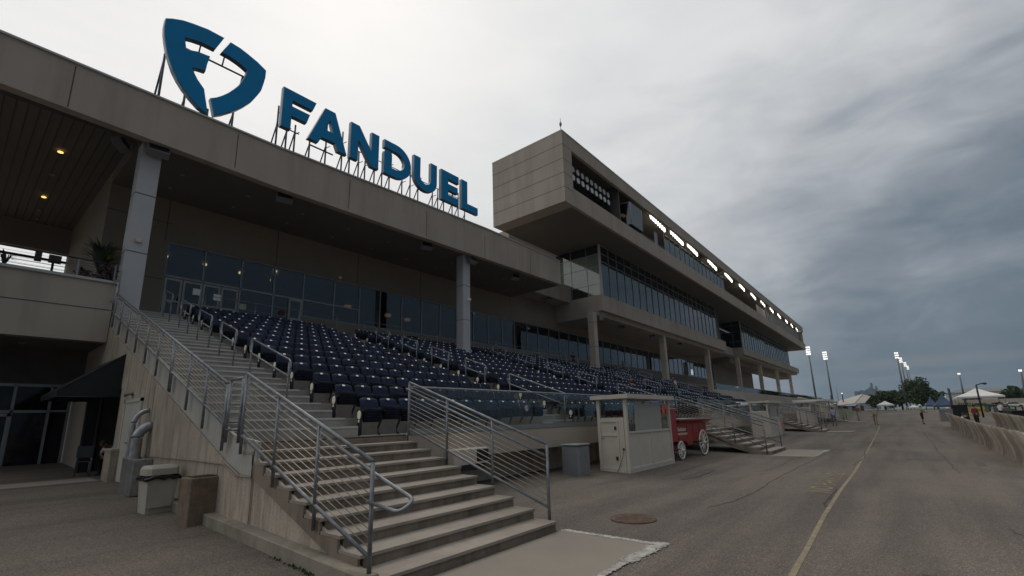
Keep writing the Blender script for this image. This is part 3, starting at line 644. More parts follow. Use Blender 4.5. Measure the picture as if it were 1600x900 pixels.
# window panes, frame
WX=[5.37,6.85,8.47,10.05,11.6,13.4,15.05,16.5,18.15,19.8,21.45,23.1,24.8,26.45,28.15,29.75,31.5,33.1,34.8,36.5]
while WX[-1]<83: WX.append(WX[-1]+1.72)
fm=MB()
for i in range(len(WX)-1):
    a,b_=WX[i],WX[i+1]; z0=7.33 if a>11.5 else CZ
    if i<4: z0=8.25
    m=MB(); m.box(a+.03,b_-.03,YG+.10,YG+.112,z0+.04,9.74); gp(m,'window','glass_window')
    fm.box(a-.03,a+.03,YG+.05,YG+.16,(7.33 if a>11.5 else CZ),9.78)
    if 4<=i<6: fm.box(a+.03,b_-.03,YG+.05,YG+.16,8.22,8.28)
fm.box(5.37,83,YG+.05,YG+.16,9.72,9.779); fm.box(11.6,83,YG+.05,YG+.16,7.331,7.38); fm.box(5.37,11.6,YG+.05,YG+.16,8.19,8.27); gp(fm,'window_frame','frame')
# doors
def leaf(a,b_,z1,glassm='glass_window'):
    m=MB(); m.box(a+.02,a+.10,YG+.04,YG+.10,CZ,z1); m.box(b_-.10,b_-.02,YG+.04,YG+.10,CZ,z1); m.box(a+.1,b_-.1,YG+.04,YG+.10,z1-.1,z1); m.box(a+.1,b_-.1,YG+.04,YG+.10,7.08,7.16); m.box(a+.1,b_-.1,YG+.04,YG+.10,CZ,CZ+.15)
    d=gp(m,'door','frame_white'); m=MB(); m.box(a+.1,b_-.1,YG+.06,YG+.07,CZ+.15,z1-.1); g=m.build('pane',glassm,d)
for a,b_ in ((5.40,6.10),(6.10,6.88),(6.88,7.64),(7.64,8.42)): leaf(a,b_,8.15)
leaf(10.85,11.57,8.19)
m=MB(); m.box(8.5,10.02,YG+.1,YG+.112,CZ,8.19); m.box(10.08,10.83,YG+.1,YG+.112,CZ,8.19); gp(m,'window','glass_window')
# room behind the windows
m=MB(); m.box(3.5,84,30.0,30.2,CZ-.3,10.3); m.box(3.5,84,24.35,30.0,CZ-.3,CZ); m.box(3.5,84,24.35,30.0,10.1,10.3); m.box(83.8,84,24.3,30,CZ,10.1); m.box(16.2,16.9,25.2,25.8,CZ,10.1); gp(m,'interior','interior')
m=MB(); m.box(10.25,11.5,24.9,25.0,8.3,10.05); gp(m,'interior_partition','tan_panel')
m=MB(); m.blob((10.4,24.8,9.75),.06,.06,.06,8,5); gp(m,'interior_lamp','warm_lamp')
for x,y in ((6.0,27.0),(7.7,27.0),(9.5,27.2),(11.3,27.4)):
    m=MB(); m.blob((x,y,10.0),.10,.10,.08,10,6); gp(m,'interior_lamp','warm_lamp')
for x,y in ((15.2,25.6),(18.4,25.9),(20.2,26.1)):
    m=MB(); m.disc((x,y,8.75),.22,.16,'z',16); gp(m,'pendant_lamp','pendant')
# ceiling downlights
for x,y,on in ((1.47,23.6,1),(1.57,29.0,1),(1.67,32.4,0),(1.52,26.1,0),(1.62,31,0),(-1.5,24,0),(-1.5,29,0)):
    m=MB(); m.disc((x,y,12.22),.085,.03,'z',14); gp(m,'downlight','downlight_on' if on else 'fitting')
for x in (4.85,7.35,9.85,12.35,14.85,17.35,19.85,22.35,24.85,27.35):
    for y in (21.1,22.7):
        m=MB(); m.disc((x,y,11.715),.08,.02,'z',12); gp(m,'downlight','fitting')
# guard rails, furniture on the concourse
m=MB()
def crail(xa,xb,label):
    T=empty('guard_railing',(xa,21.5,CZ),0,label,'railing','thin railings along the concourse edge'); m=MB(); n=max(2,int((xb-xa)/1.9))
    for i in range(n+1): m.tube([((xb-xa)*i/n,0,0),((xb-xa)*i/n,0,1.0)],.018,6)
    m.each('post','galvanized',T); m=MB()
    for z in (.99,.62,.3): m.tube([(0,0,z),(xb-xa,0,z)],.016 if z>.9 else .008,6)
    m.build('rails','galvanized',T)
crail(6.3,12.2,'thin guard railing in front of the concourse glass doors'); crail(13.8,19.0,'thin concourse railing between the first two columns'); crail(22.2,33.5,'thin concourse railing above the second seating aisle'); crail(37,50,'thin concourse railing beyond the third column')
def table_set(x,y,label):
    T=empty('patio_table',(x,y,CZ),0,label,'table','patio tables on the concourse')
    m=MB(); m.disc((0,0,.72),.42,.03,'z',20); m.build('table_top','black_metal',T); m=MB(); m.tube([(0,0,0),(0,0,.72)],.03,8); m.disc((0,0,.02),.25,.03); m.build('table_base','black_metal',T)
for i,x in enumerate((17.8,21.6,25.9,30.4,40,43.5)): table_set(x,22.6,'dark patio table, %s from the left, on the concourse behind the seats'%ORD[i])
def chair(x,y,z,rz,mt,label,group=None,w=.44):
    T=empty('chair',(x,y,z),rz,label,'chair',group)
    m=MB(); m.box(-w/2,w/2,-.2,.2,.38,.41); m.build('seat',mt,T)
    m=MB(); m.box(-w/2,w/2,.19,.215,.50,.80); m.build('backrest',mt,T)
    for sx in(-1,1):
        for sy in(-1,1):
            m=MB(); m.tube([(sx*(w/2-.01),sy*.19,0),(sx*(w/2-.01),sy*.19,.40 if sy<0 else .82)],.014,6); m.build('leg','galvanized',T)
    return T
for i,(x,y) in enumerate(((18.8,22.7),(20.7,22.5),(22.5,22.7),(26.9,22.5),(29.5,22.6),(31.4,22.7))): chair(x,y,CZ,.4*i,'booth_inner','pale cafe chair, %s from the left, at the concourse tables'%ORD[i],'cafe chairs on the concourse')
# wall notices
m=MB(); m.box(-.16,.16,-.01,.01,-.14,.14); m.build('notice_board','booth_paint',None,(8.65,YG+.03,7.35),label='small cream notice on the glass beside the sliding doors',cat='notice')
m=MB(); m.disc((0,0,0),.16,.03,'y',20); m.build('round_sign','cloth_red',None,(10.55,YG+.06,7.35),label='small round red sign on the glass left of the single door',cat='sign')
for i,(x,z) in enumerate(((6.35,7.3),(7.15,7.2))):
    T=empty('stanchion_sign',(x,22.9,CZ),0,('pale sign on a stand behind the guard rail by the doors','smaller square sign on a stand behind the guard rail')[i],'sign'); m=MB(); m.tube([(0,0,0),(0,0,z-CZ)],.015,6); m.disc((0,0,.01),.14,.02); m.build('stand','galvanized',T); m=MB(); m.box(-.14,.14,-.01,.01,z-CZ-.02,z-CZ+.26); m.build('sign_panel','plate',T)
# loudspeakers / cameras under the canopy
def speaker(x,y,z,rz,label,s=1.0,tilt=.35):
    T=empty('loudspeaker',(x,y,z),rz,label,'loudspeaker','grey weatherproof loudspeakers under the canopy'); T.rotation_euler=(-tilt,0,rz); T.scale=(s,s,s)
    m=MB(); m.bbox(-.33,.33,-.16,.16,-.17,.17,.02); m.build('cabinet','bin_grey',T)
    m=MB(); m.box(-.29,.29,-.172,-.16,-.13,.13); m.build('grille','seat_metal',T); m=MB(); m.tube([(0,.05,.16),(0,.12,.36)],.03,6); m.build('bracket','seat_metal',T)
speaker(3.62,19.25,11.45,-.1,'grey loudspeaker on top of the nearest column')
speaker(2.75,20.6,11.9,1.0,'dark loudspeaker tucked behind the top of the nearest column')
speaker(8.3,19.6,11.48,-.3,'grey loudspeaker under the fascia between the logo and lettering')
speaker(16.4,19.6,11.5,-.3,'grey loudspeaker under the fascia left of the second column')
speaker(19.85,19.3,11.42,.1,'grey loudspeaker at the top of the second column')
speaker(24.6,19.7,11.5,-.3,'grey loudspeaker under the fascia right of the second column')
speaker(32.9,22.6,11.95,-.3,'grey loudspeaker under the small lower fascia')
speaker(36.3,19.3,10.2,.2,'grey loudspeaker atop the third column',.9)
for i,x in enumerate((42.0,49.5,58.0)): speaker(x,20.2,10.3,-.3,'grey loudspeaker under the glazed block, %s past the third column'%ORD[i],.9)
m=MB(); m.bbox(-.09,.09,-.06,.0,-.08,.08,.015); m.build('light_box','tan_seat',None,(3.5,19.49,8.05),label='small tan electrical box on the nearest column',cat='electrical box')
for i,(x,y,z) in enumerate(((13.6,YG,9.95),(24.7,YG,9.6),(31.5,YG,9.35),(19.6,19.45,8.9))):
    T=empty('security_camera',(x,y,z),0,'small white security camera on the %s'%('dark wall above the windows','wall right of the second column','wall near the third column','second column face')[i],'camera'); m=MB(); m.box(-.05,.05,-.1,0,-.04,.04); m.build('bracket','plate',T); m=MB(); m.blob((0,-.16,-.05),.09,.09,.08); m.build('camera_dome','plate',T)
# balcony on the left
BL=empty('balcony',(0,19.1,5),0,'stucco balcony above the dark entrance at the left edge','balcony'); boff=(0,-19.1,-5)
m=MB(); m.box(-8,XW-.02,19.1,19.4,4.36,6.28); m.build('parapet','stucco',BL,boff)
m=MB(); m.box(-8,XW+.0,19.05,19.45,6.28,6.36); m.build('coping','cap_metal',BL,boff)
m=MB(); m.box(-8,XW-.02,19.095,19.10,5.38,5.41); m.build('parapet_joint','joint',BL,boff)
m=MB(); m.box(-8,XW-.02,19.4,22.4,4.34,4.6); m.build('underside','soffit',BL,boff)
for x,y in ((.2,20.5),(1.3,20.6)):
    m=MB(); m.disc((x,y,4.33),.1,.02); m.build('downlight','fitting',BL,boff)
T=empty('balcony_railing',(-2,19.35,6.36),0,'thin horizontal-bar railing on the balcony parapet','railing'); m=MB()
for x in (-1.2,0.3,1.95,4.1,5.0): m.box(x-.02,x+.02,-.02,.02,0,.62)
m.each('post','galvanized',T); m=MB(); m.box(-6,5.0,-.022,.022,.60,.64)
for k in range(6): m.tube([(-6,0,.08+.085*k),(5.0,0,.08+.085*k)],.004,4)
m.build('rails','black_metal',T)
T=empty('passage_railing',(0,33.0,CZ),0,'dark railing across the bright opening at the end of the passage','railing'); m=MB()
for x in (-4,-1.6,.6,2.6): m.box(x-.05,x+.05,-.03,.03,0,4.35)
m.each('post','sign_steel',T); m=MB(); m.box(-6,3.1,-.05,.05,4.3,4.42)
for k in range(18): m.tube([(-6,0,.4+.22*k),(3.1,0,.4+.22*k)],.012,4)
m.build('rails','black_metal',T)
for i,(x,z,w_,h) in enumerate(((2.0,10.35,.13,.26),(2.62,10.35,.24,.22))):
    m=MB(); m.box(x-w_,x+w_,32.6,32.65,z-h,z+h); m.mi=1; m.box(x-w_+.04,x+w_-.04,32.59,32.6,z-h+.06,z-h+.1); m.build('passage_sign',('bin_grey','black'),None,label=('narrow dark sign hanging in the bright passage opening','wide grey sign hanging beside the narrow one in the passage')[i],cat='sign')
# plants on the balcony
def plant(x,y,z,n,h,w_,mt,label,flower=None,seed=0,pot=True,name='potted_plant'):
    rnd=random.Random(seed); T=empty(name,(x,y,z),0,label,'plant')
    if pot: m=MB(); m.tube([(0,0,0),(0,0,.30)],[.15,.22],14); m.build('pot','black_metal',T)
    m=MB()
    for i in range(n):
        a=rnd.uniform(0,6.28); L_=rnd.uniform(.5,1)*h; lean=rnd.uniform(.1,1)*w_; d=Vector((math.cos(a),math.sin(a),0)); s=Vector((-d.y,d.x,0))*rnd.uniform(.02,.05)
        p0=Vector((0,0,.28)); p1=p0+d*lean*.45+Vector((0,0,L_*.75)); p2=p0+d*lean+Vector((0,0,L_*rnd.uniform(.7,1)))
        m.mi=1 if (mt[1:] and rnd.random()<.25) else 0
        m.add([p0-s*.4,p0+s*.4,p1+s,p1-s,p2],[(0,1,2,3),(3,2,4)])
    m.build('leaves',mt,T)
    if flower:
        m=MB()
        for i in range(120):
            a=rnd.uniform(0,6.28); q=rnd.uniform(0,1)*w_; zz=rnd.uniform(.3,.3+h*.8); c=Vector((q*math.cos(a),q*math.sin(a),zz)); m.blob(c,.028,.028,.024,5,3)
        m.build('flowers',flower,T)
plant(2.75,20.2,CZ+.45,170,1.35,.8,('leaf_dark','leaf_yellow'),'large leafy potted plant with yellow tips behind the balcony railing',None,1)
plant(2.95,19.75,CZ+.15,60,.7,.4,('leaf_dark',),'pink flowering plant beside the nearest column on the balcony','blossom',2)
plant(2.3,19.8,CZ+.0,50,.6,.35,('leaf_dark',),'low flowering plant left of the large leafy one','blossom',3)
plant(.55,19.7,CZ+.15,26,.50,.30,('leaf_dark',),'small spiky plant against the bright passage opening',None,4)
plant(-.1,19.7,CZ+.2,30,.35,.3,('leaf_dark',),'tiny spiky plant at the far left of the balcony',None,5)
# ------------------------------------------------------------------ entrance under the balcony
EN=empty('entrance_storefront',(0,22,.44),0,'dark glazed entrance doors under the balcony at the left edge','entrance'); 
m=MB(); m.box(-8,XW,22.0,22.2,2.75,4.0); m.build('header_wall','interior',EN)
m=MB()
for x in (-3.2,-1.6,-.55,.55,1.45,2.30,2.78): m.box(x-.035,x+.035,21.9,22.0,0,2.72)
m.box(-8,2.8,21.9,22.0,2.66,2.75); m.box(-8,2.3,21.9,21.995,1.82,1.90); m.box(2.3,2.78,21.9,21.995,1.84,1.9); m.box(1.5,2.78,21.9,21.995,.0,.07)
m.build('frame','frame',EN)
m=MB(); m.box(-8,2.78,21.95,21.96,.05,2.7); m.build('glazing','glass_dark',EN)
for a in (-.5,1.5-1.0+.1,):
    m=MB()
    for q in (a,a+.86-.09): m.box(q,q+.09,21.86,21.9,0.01,1.8)
    m.box(a,a+.86,21.86,21.9,1.7,1.8); m.box(a,a+.86,21.86,21.9,0.01,.16); d=m.build('door','frame',EN); m=MB(); m.tube([(a+.1,21.84,.7),(a+.1,21.78,.75),(a+.1,21.78,1.15),(a+.1,21.84,1.2)],.014,6); m.build('handle','black_metal',d)
for o in EN.children: o.location=(0,-22,0)
m=MB(); m.box(XW-.06,XW,19.5,21.9,.5,.52)
# dark posts and awning
m=MB(); m.box(2.70,2.95,18.1,18.35,.44,2.75); m.build('post','black',None,label='dark square post holding the awning beside the entrance',cat='post')
AW=empty('awning',(XW,16.3,2.6),0,'black sloping fabric awning over the side entrance','awning')
m=MB(); P=[(0,0,1.08),(-1.25,0,.05),(-1.25,0,-.10),(0,0,-.10)]; Q=[(a,b_+2.9,c) for a,b_,c in P]
m.add(P+Q,[(0,1,2,3),(7,6,5,4),(0,4,5,1),(1,5,6,2)]); m.build('canopy','awning',AW)
m=MB(); m.tube([(-1.25,0,-.1),(0,0,-.1)],.014,6); m.tube([(-1.25,0,-.1),(-1.25,2.9,-.1)],.014,6); m.tube([(-1.25,0,.05),(0,0,1.08)],.014,6); m.build('frame','black_metal',AW)
# ------------------------------------------------------------------ glazed club blocks and press box
prn=random.Random(77)
def clubblock(x0,x1,zs,zt,ztop,xg1,label,pitch=1.69,side=True):
    T=empty('glazed_block',(x0,19,zs),0,label,'building wing'); off=(-x0,-19,-zs)
    m=MB(); m.box(x0,x1,19.0,24.0,zs+.42,zt); m.build('floor_fascia','stucco',T,off)
    m=MB(); m.box(x0+.02,x1-.4,19.45,24.0,zs,zs+.42); m.build('edge_beam','stucco',T,off)
    xg=x0+.3; n=round((xg1-xg)/pitch); p=(xg1-xg)/n; fmm=MB()
    for i in range(n):
        m=MB(); j1,j2=prn.uniform(-.008,.008),prn.uniform(-.008,.008); m.prism([(xg+i*p+.02,19.12+j1),(xg+(i+1)*p-.02,19.12+j2),(xg+(i+1)*p-.02,19.135+j2),(xg+i*p+.02,19.135+j1)],'z',zt,ztop); m.build('window','glass_mirror',T,off)
        fmm.box(xg+i*p-.018,xg+i*p+.018,19.06,19.12,zt,ztop)
    for z in (ztop-.82,ztop-1.6,ztop-.06,zt+.0): fmm.box(xg,xg1,19.075,19.12,z,z+.045)
    fmm.box(xg1-.03,xg1+.05,19.06,19.3,zt,ztop)
    # side (-X) glazing
    for a,b_ in ((19.16,20.5),(20.5,22.2),(22.2,23.9)):
        m=MB(); m.box(xg+.01,xg+.02,a+.02,b_-.02,zt+1.1 if x0<50 and a>19.2 else zt,zt+3.95); m.build('window','glass_painted_reflection' if x0<50 else 'glass_mirror',T,off); m=MB(); m.box(xg+.01,xg+.02,a+.02,b_-.02,zt+3.95,ztop); m.build('window','glass_mirror',T,off)  # near block's middle side panes carry the painted-in reflection
        if x0<50 and a>19.2: m=MB(); m.box(xg+.01,xg+.02,a+.02,b_-.02,zt,zt+1.1); m.build('window','glass_mirror',T,off)
        fmm.box(xg-.03,xg+.01,b_-.02,b_+.02,zt,ztop)
    for z in (zt+1.1,zt+2.75,zt+3.95): fmm.box(xg-.025,xg+.01,19.16,23.9,z,z+.04)
    fmm.build('window_frame','frame',T,off)
    m=MB(); m.bbox(xg-.08,xg+.10,19.03,19.22,zt,ztop); m.build('corner_post','frame_white',T,off)
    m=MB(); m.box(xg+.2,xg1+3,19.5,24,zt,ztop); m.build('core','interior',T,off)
    return T
clubblock(36.0,74.5,10.45,12.33,17.14,71.0,'nearer two-storey glazed block on stucco floor band under the press box')
clubblock(85.0,141,10.95,12.55,17.14,129,'farther glazed block with stucco floor band near the end of the stand',1.72)
T=empty('link_terrace',(80,22,11),0,'recessed stucco terrace between the two glazed blocks','terrace'); m=MB(); m.box(74.5,85,20.6,21,11.2,12.5); m.box(72,85,21,24,11.0,11.4); m.build('parapet','stucco',T,(-80,-22,-11)); m=MB(); m.box(70,130,24.0,24.2,11.4,17.14); m.build('recessed_glazing','glass_mirror',T,(-80,-22,-11))
for i,(x) in enumerate((75.5,77.5)): plant(x,20.4,12.5,40,.9,.7,('foliage',),'green shrub on the recessed terrace, %s'%('nearer' if i==0 else 'farther'),None,20+i,False,'terrace_shrub')
# lower building continues
m=MB(); m.box(84,141,21,24,10.0,11.0); m.box(84,112,24,24.4,CZ,10.5); m.build('lower_wing','stucco_dark',None,label='lower wall of the stand under the far glazed block',cat='building')
m=MB(); m.box(31.7,60,26,30,13,19.2); 
for o in (): pass
sb=m.build('stair_tower','tan_panel',None,label='tan walled block rising behind the canopy roof under the press box',cat='building')
m=MB()
for z in (15.2,16.4,17.6): m.box(31.69,60,25.992,26.0,z,z+.04)
m.build('panel_joint','joint',sb)
PB=empty('press_box',(84,20,17),0,'cantilevered stucco press box spanning the top of the grandstand','press box'); poff=(-84,-20,-17)
X0,X1,Y0,Y1,Z0,Z1=26.8,140,16.55,23.6,17.15,22.95
def pp(m,name,mt,**k): return m.build(name,mt,PB,poff,**k)
m=MB(); m.box(X0,28.05,Y0,Y1,Z0,Z1); pp(m,'end_wall','stucco')
m=MB(); m.box(28.05,X1,Y0,Y0+.25,Z0,18.6); pp(m,'lower_fascia','stucco')
m=MB(); m.box(28.05,X1,Y0,Y0+.25,21.80,Z1); pp(m,'upper_fascia','stucco')
m=MB(); m.box(138.6,X1,Y0+.25,Y1,18.6,21.8); pp(m,'far_end_wall','stucco')
m=MB(); m.box(28.05,X1,Y0+.25,Y1,Z0+.01,18.4); pp(m,'floor','soffit')
m=MB(); m.box(28.05,X1,Y0+.25,Y1,22.3,Z1-.02); pp(m,'ceiling','soffit')
m=MB(); m.box(X0-.02,X1+.02,Y0-.03,Y1+.02,Z1,Z1+.07); pp(m,'roof_cap','cap_metal')
m=MB()
for z in (18.3,19.45,20.6,21.8): 
    m.box(X0-.006,X0,Y0-.004,Y1,z,z+.035); m.box(X0-.006,28.05,Y0-.006,Y0,z,z+.035)
pp(m,'panel_joint','joint')
m=MB(); m.box(28.05,48,20.6,20.8,18.4,22.3); m.box(36.4,36.6,16.85,20.6,18.4,22.3); m.box(48,98,19.9,20.1,18.4,22.3); pp(m,'inner_wall','interior')
m=MB(); m.box(98,138.6,18.6,18.7,18.4,22.3); pp(m,'inner_screen','white_clad')
# upper glass strip X 48..71, columns 98..130
for i in range(14):
    a=48.2+i*1.63; m=MB(); m.box(a+.03,a+1.6,17.35,17.36,18.6,21.25); pp(m,'window','glass_mirror')
m=MB()
for i in range(15): a=48.2+i*1.63; m.box(a-.03,a+.03,17.30,17.35,18.6,21.3)
m.box(48.2,71,17.30,17.35,21.25,21.32); pp(m,'window_frame','frame')
m=MB()
for i in range(20): x=99+i*1.9; m.box(x,x+.4,17.2,17.4,18.6,21.4)
m.each('louvre_fin','frame_white',PB,poff)
m=MB(); m.tube([(28.1,16.95,19.0),(36.3,16.95,19.0)],.025,6); m.tube([(28.1,16.95,18.8),(36.3,16.95,18.8)],.015,6)
for i in range(7): m.tube([(28.3+i*1.3,16.95,18.5),(28.3+i*1.3,16.95,19.0)],.02,6)
pp(m,'guard_rail','galvanized')
# glazed commentator bay and framed hatch
CB=empty('commentary_bay',(39.5,17,19.0),0,'projecting glass commentary bay lit orange inside the press box','glass bay')
m=MB(); m.prism([(-1.7,.9),(-1.35,-.45),(1.2,-.45),(1.35,.9)],'z',-.02,.02); m.prism([(-1.7,.9),(-1.35,-.45),(1.2,-.45),(1.35,.9)],'z',2.2,2.26)
m.build('deck','black_metal',CB)
m=MB(); m.prism([(-1.7,.9),(-1.35,-.45),(-1.345,-.44),(-1.69,.9)],'z',.02,2.2); m.build('side_glass','glass_window',CB)
m=MB(); m.box(-1.33,1.2,-.45,-.44,.02,2.2); m.build('front_glass','glass_mirror',CB)
m=MB()
for x,y in ((-1.35,-.45),(1.2,-.45),(-1.7,.9)): m.tube([(x,y,0),(x,y,2.2)],.03,6)
m.tube([(-1.7,.9,2.2),(-1.35,-.45,2.2),(1.2,-.45,2.2)],.03,6); m.build('frame','frame_white',CB)
m=MB(); m.box(-.9,-.3,.5,.8,1.35,1.5); m.build('interior_lamp','pendant',CB)
HB=empty('framed_hatch',(44.6,17.0,18.9),0,'white framed open hatch window beside the commentary bay','window'); m=MB()
for a in (0,.75): m.box(a-.03,a+.03,-.03,.03,0,1.5)
for z in (0,.72,1.44): m.box(-.03,.78,-.03,.03,z,z+.06)
m.build('frame','frame_white',HB); m=MB(); m.box(.03,.72,-.005,.005,.06,1.44); m.build('pane','glass_window',HB)
# unlit round floodlights in the first opening
lensme=None
for r_ in range(2):
    for i in range(10):
        x=28.75+i*.74; z=21.15-r_*.72
        T=empty('floodlight',(x,17.35,z),0,'round unlit floodlight, %s from the left in the %s row'%(ORD[i],('upper','lower')[r_]),'floodlight','unlit floodlights in the press box opening')
        if lensme is None:
            m=MB(); m.smooth=True; m.tube([(0,.25,0),(0,.1,0),(0,0,0)],[.10,.22,.27],16); hous=m.mesh('housing','bin_grey'); m=MB(); m.disc((0,-.012,0),.25,.02,'y',18); lensme=m.mesh('lens','lens_off')
        for nme,mm in (('housing',hous),('lens',lensme)):
            o=bpy.data.objects.new(nme,mm); col.objects.link(o); o.parent=T
T=empty('floodlight_rack',(28.5,17.7,18.4),0,'dark steel rack carrying the unlit floodlights','rack'); m=MB()
for z in (2.0,2.75): m.tube([(0,0,z),(7.6,0,z)],.04,6)
for x in (0,2.5,5,7.6): m.tube([(x,0,0),(x,0,3.2)],.04,6)
m.build('frame','black_metal',T)
# lit floodlight clusters
xs=[(44.0,49.3,7),(49.6,55,7),(55.1,60.2,7),(63,68.6,6),(71,76.7,6),(79,84.2,4),(86.6,92.4,4),(94,100.3,3),(102,108,3),(109.5,116,3),(118.3,123.6,2),(125,131,2),(132,138,2)]
hm=None
for i,(a,b_,n) in enumerate(xs):
    T=empty('lit_floodlights',(a,17.0,22.2),.07,'bright floodlight cluster under the press box roof, %s from the left'%ORD[i],'floodlight','lit floodlight clusters along the press box')
    b_=a+(b_-a)*.97; m=MB(); m.tube([(0,.3,.02),(b_-a,.3,.02)],.04,6); m.build('bracket','black_metal',T)
    for k in range(n):
        x=(b_-a)*(k+.5)/n-.1; m=MB()
        s_=min(.22,(b_-a)/n*.31)*(1 if n>5 else 1.5)
        m.disc((x,0,-.27),s_,.10,'y',14,.25); m.build('lamp','lamp_on',T)
# antenna and small camera on the corner
T=empty('roof_antenna',(26.95,16.7,Z1),0,'small antenna on the near corner of the press box roof','antenna'); m=MB(); m.tube([(0,0,0),(0,0,1.15)],.02,6); m.build('mast','black_metal',T); m=MB(); m.blob((0,0,.65),.10,.10,.20); m.build('dome','bin_grey',T)
# ------------------------------------------------------------------ roof sign
SY=20.3
def letterpoly(X0,W,H,zb,polys):
    return [[(X0+p[0]*W,zb+p[1]*H) for p in poly] for poly in polys]
def extr(name,outer,holes,T,off,th=.22):
    # outer/hole polys -> mesh via curve fill
    cu=bpy.data.curves.new('c','CURVE'); cu.dimensions='2D'; cu.fill_mode='BOTH'; cu.extrude=th/2; cu.bevel_depth=.02; cu.bevel_resolution=0
    for poly in [outer]+holes:
        sp=cu.splines.new('POLY'); sp.points.add(len(poly)-1); sp.use_cyclic_u=True
        for i,(x,z) in enumerate(poly): sp.points[i].co=(x,z,0,1)
    o=bpy.data.objects.new('c',cu); col.objects.link(o); bpy.context.view_layer.update()
    me=bpy.data.meshes.new_from_object(o.evaluated_get(bpy.context.evaluated_depsgraph_get())); bpy.data.objects.remove(o)
    me.transform(Matrix(((1,0,0,0),(0,0,-1,0),(0,1,0,0),(0,0,0,1))))
    me.materials.clear(); me.materials.append(MT['sign_side']); me.materials.append(MT['sign_blue']); me.materials.append(MT['sign_edge'])
    for p in me.polygons:
        n=p.normal; p.use_smooth=False
        p.material_index=1 if n.y<-.9 else (2 if n.x<-.6 else 0)
    ob=bpy.data.objects.new(name,me); col.objects.link(ob); ob.parent=T; ob.location=off; return ob
def arc(cx,cy,rx,ry,a0,a1,n=10): return [(cx+rx*math.cos(R(a0+(a1-a0)*i/n)),cy+ry*math.sin(R(a0+(a1-a0)*i/n))) for i in range(n+1)]
ZB,HL=15.28,2.06
SG=empty('sign_lettering',(15,SY,13.7),0,'large blue block lettering on dark steel legs along the roof edge','sign'); so_=(-15,0,-13.7)
st=.30
LT={
'F':(8.10,1.58,[(0,0),(.27,0),(.27,.36),(.74,.36),(.82,.60),(.27,.60),(.27,.76),(.90,.76),(1,1),(0,1)],[]),
'A':(9.42,2.03,[(0,0),(.24,0),(.32,.18),(.69,.18),(.77,0),(1,0),(.64,1),(.38,1)],[[(.41,.42),(.62,.42),(.52,.78)]]),
'N':(11.66,1.72,[(0,0),(.26,0),(.26,.60),(.74,0),(1,0),(1,1),(.74,1),(.74,.42),(.28,1),(0,1)],[]),
'U':(15.86,1.78,[(0,1),(0,.42)]+arc(.5,.40,.5,.40,180,360,14)+[(1,1),(.74,1),(.74,.42)]+arc(.5,.42,.24,.20,0,-180,10)+[(.26,1)],[]),
'E':(18.03,1.50,[(0,0),(1,0),(1,.23),(.38,.23),(.38,.40),(.94,.40),(.94,.60),(.38,.60),(.38,.77),(1,.77),(1,1),(0,1)],[]),
'L':(19.82,1.50,[(0,0),(1,0),(1,.23),(.34,.23),(.34,1),(0,1)],[]),
}
for ch,(x0,wd,poly,holes) in LT.items():
    extr('letter_'+ch.lower(),[(x0+a*wd,ZB+c*HL) for a,c in poly],[[(x0+a*wd,ZB+c*HL) for a,c in h] for h in holes],SG,(so_[0],0,so_[2]))
# the D: a hooked stroke open at its top left
D_=[(0,1),(0,.77),(.42,.77)]+arc(.42,.5,.34,.27,90,-90,12)+[(.27,.23),(.27,.62)]+arc(.135,.62,.135,.10,0,180,6)+[(0,0),(.42,0)]+arc(.42,.5,.58,.5,-90,90,16)
extr('letter_d',[(13.76+a*1.86,ZB+c*HL) for a,c in D_],[],SG,(so_[0],0,so_[2]))
def legs(T,off,xs,zt,back=.55):
    m=MB()
    for x,z in xs:
        m.tube([(x,SY+.42,13.2),(x,SY+.42,z)],.042,6); m.tube([(x,SY+.42,min(z,15.9)-.25),(x-.0,SY+1.9,13.3)],.034,6)
        for q in (15.5,16.2,16.9):
            if q<z: m.tube([(x,SY+.42,q),(x+.10,SY+.17,q+.05)],.02,5)
    m.build('support_frame','sign_steel',T,off)
legs(SG,(-15,-SY,-13.7),[(8.15,16.6),(9.0,16.0),(9.75,15.6),(10.6,17.0),(11.5,16.9),(12.5,16.2),(13.5,16.9),(14.5,16.8),(15.4,16.6),(16.6,16.8),(17.75,16.7),(16.0,16.5),(14.0,15.9),(12.9,15.8),(11.95,16.7),(8.6,15.7),(18.2,16.2),(20.0,16.6),(18.7,16.4),(19.45,16.9),(20.6,15.5)],0)
for o in SG.children:
    if o.name.startswith('letter'): o.location=(-15,0,-13.7)
m=MB(); m.tube([(9.75,SY+.42,15.3),(11.0,SY+.42,15.3)],.04,6); m.tube([(8.1,SY+.42,15.6),(9.2,SY+.42,15.6)],.03,6); m.tube([(12.4,SY+.42,16.2),(20.0,SY+.42,16.2)],.025,6); m.build('cross_bar','sign_steel',SG,(-15,-SY,-13.7))
LG=empty('sign_emblem',(5.3,SY,13.7),0,'large blue split shield emblem on the roof left of the lettering','sign')
left=[(3.40,17.62),(3.60,17.76),(3.95,17.94),(4.3,18.04),(4.83,18.15),(5.42,18.16),(5.15,17.41),(4.72,17.40),(4.35,17.32),(4.07,17.22),(4.12,16.95),(4.17,16.70),(4.58,16.87),(5.0,16.93),(4.94,16.55),(4.91,16.17),(4.65,16.12),(4.45,16.02),(4.64,15.67),(4.95,15.33),(5.04,14.92),(5.19,14.28),(4.85,14.42),(4.5,14.70),(4.25,14.95),(4.04,15.22),(3.86,15.52),(3.72,15.85),(3.58,16.22),(3.48,16.64),(3.42,16.95),(3.39,17.25)]
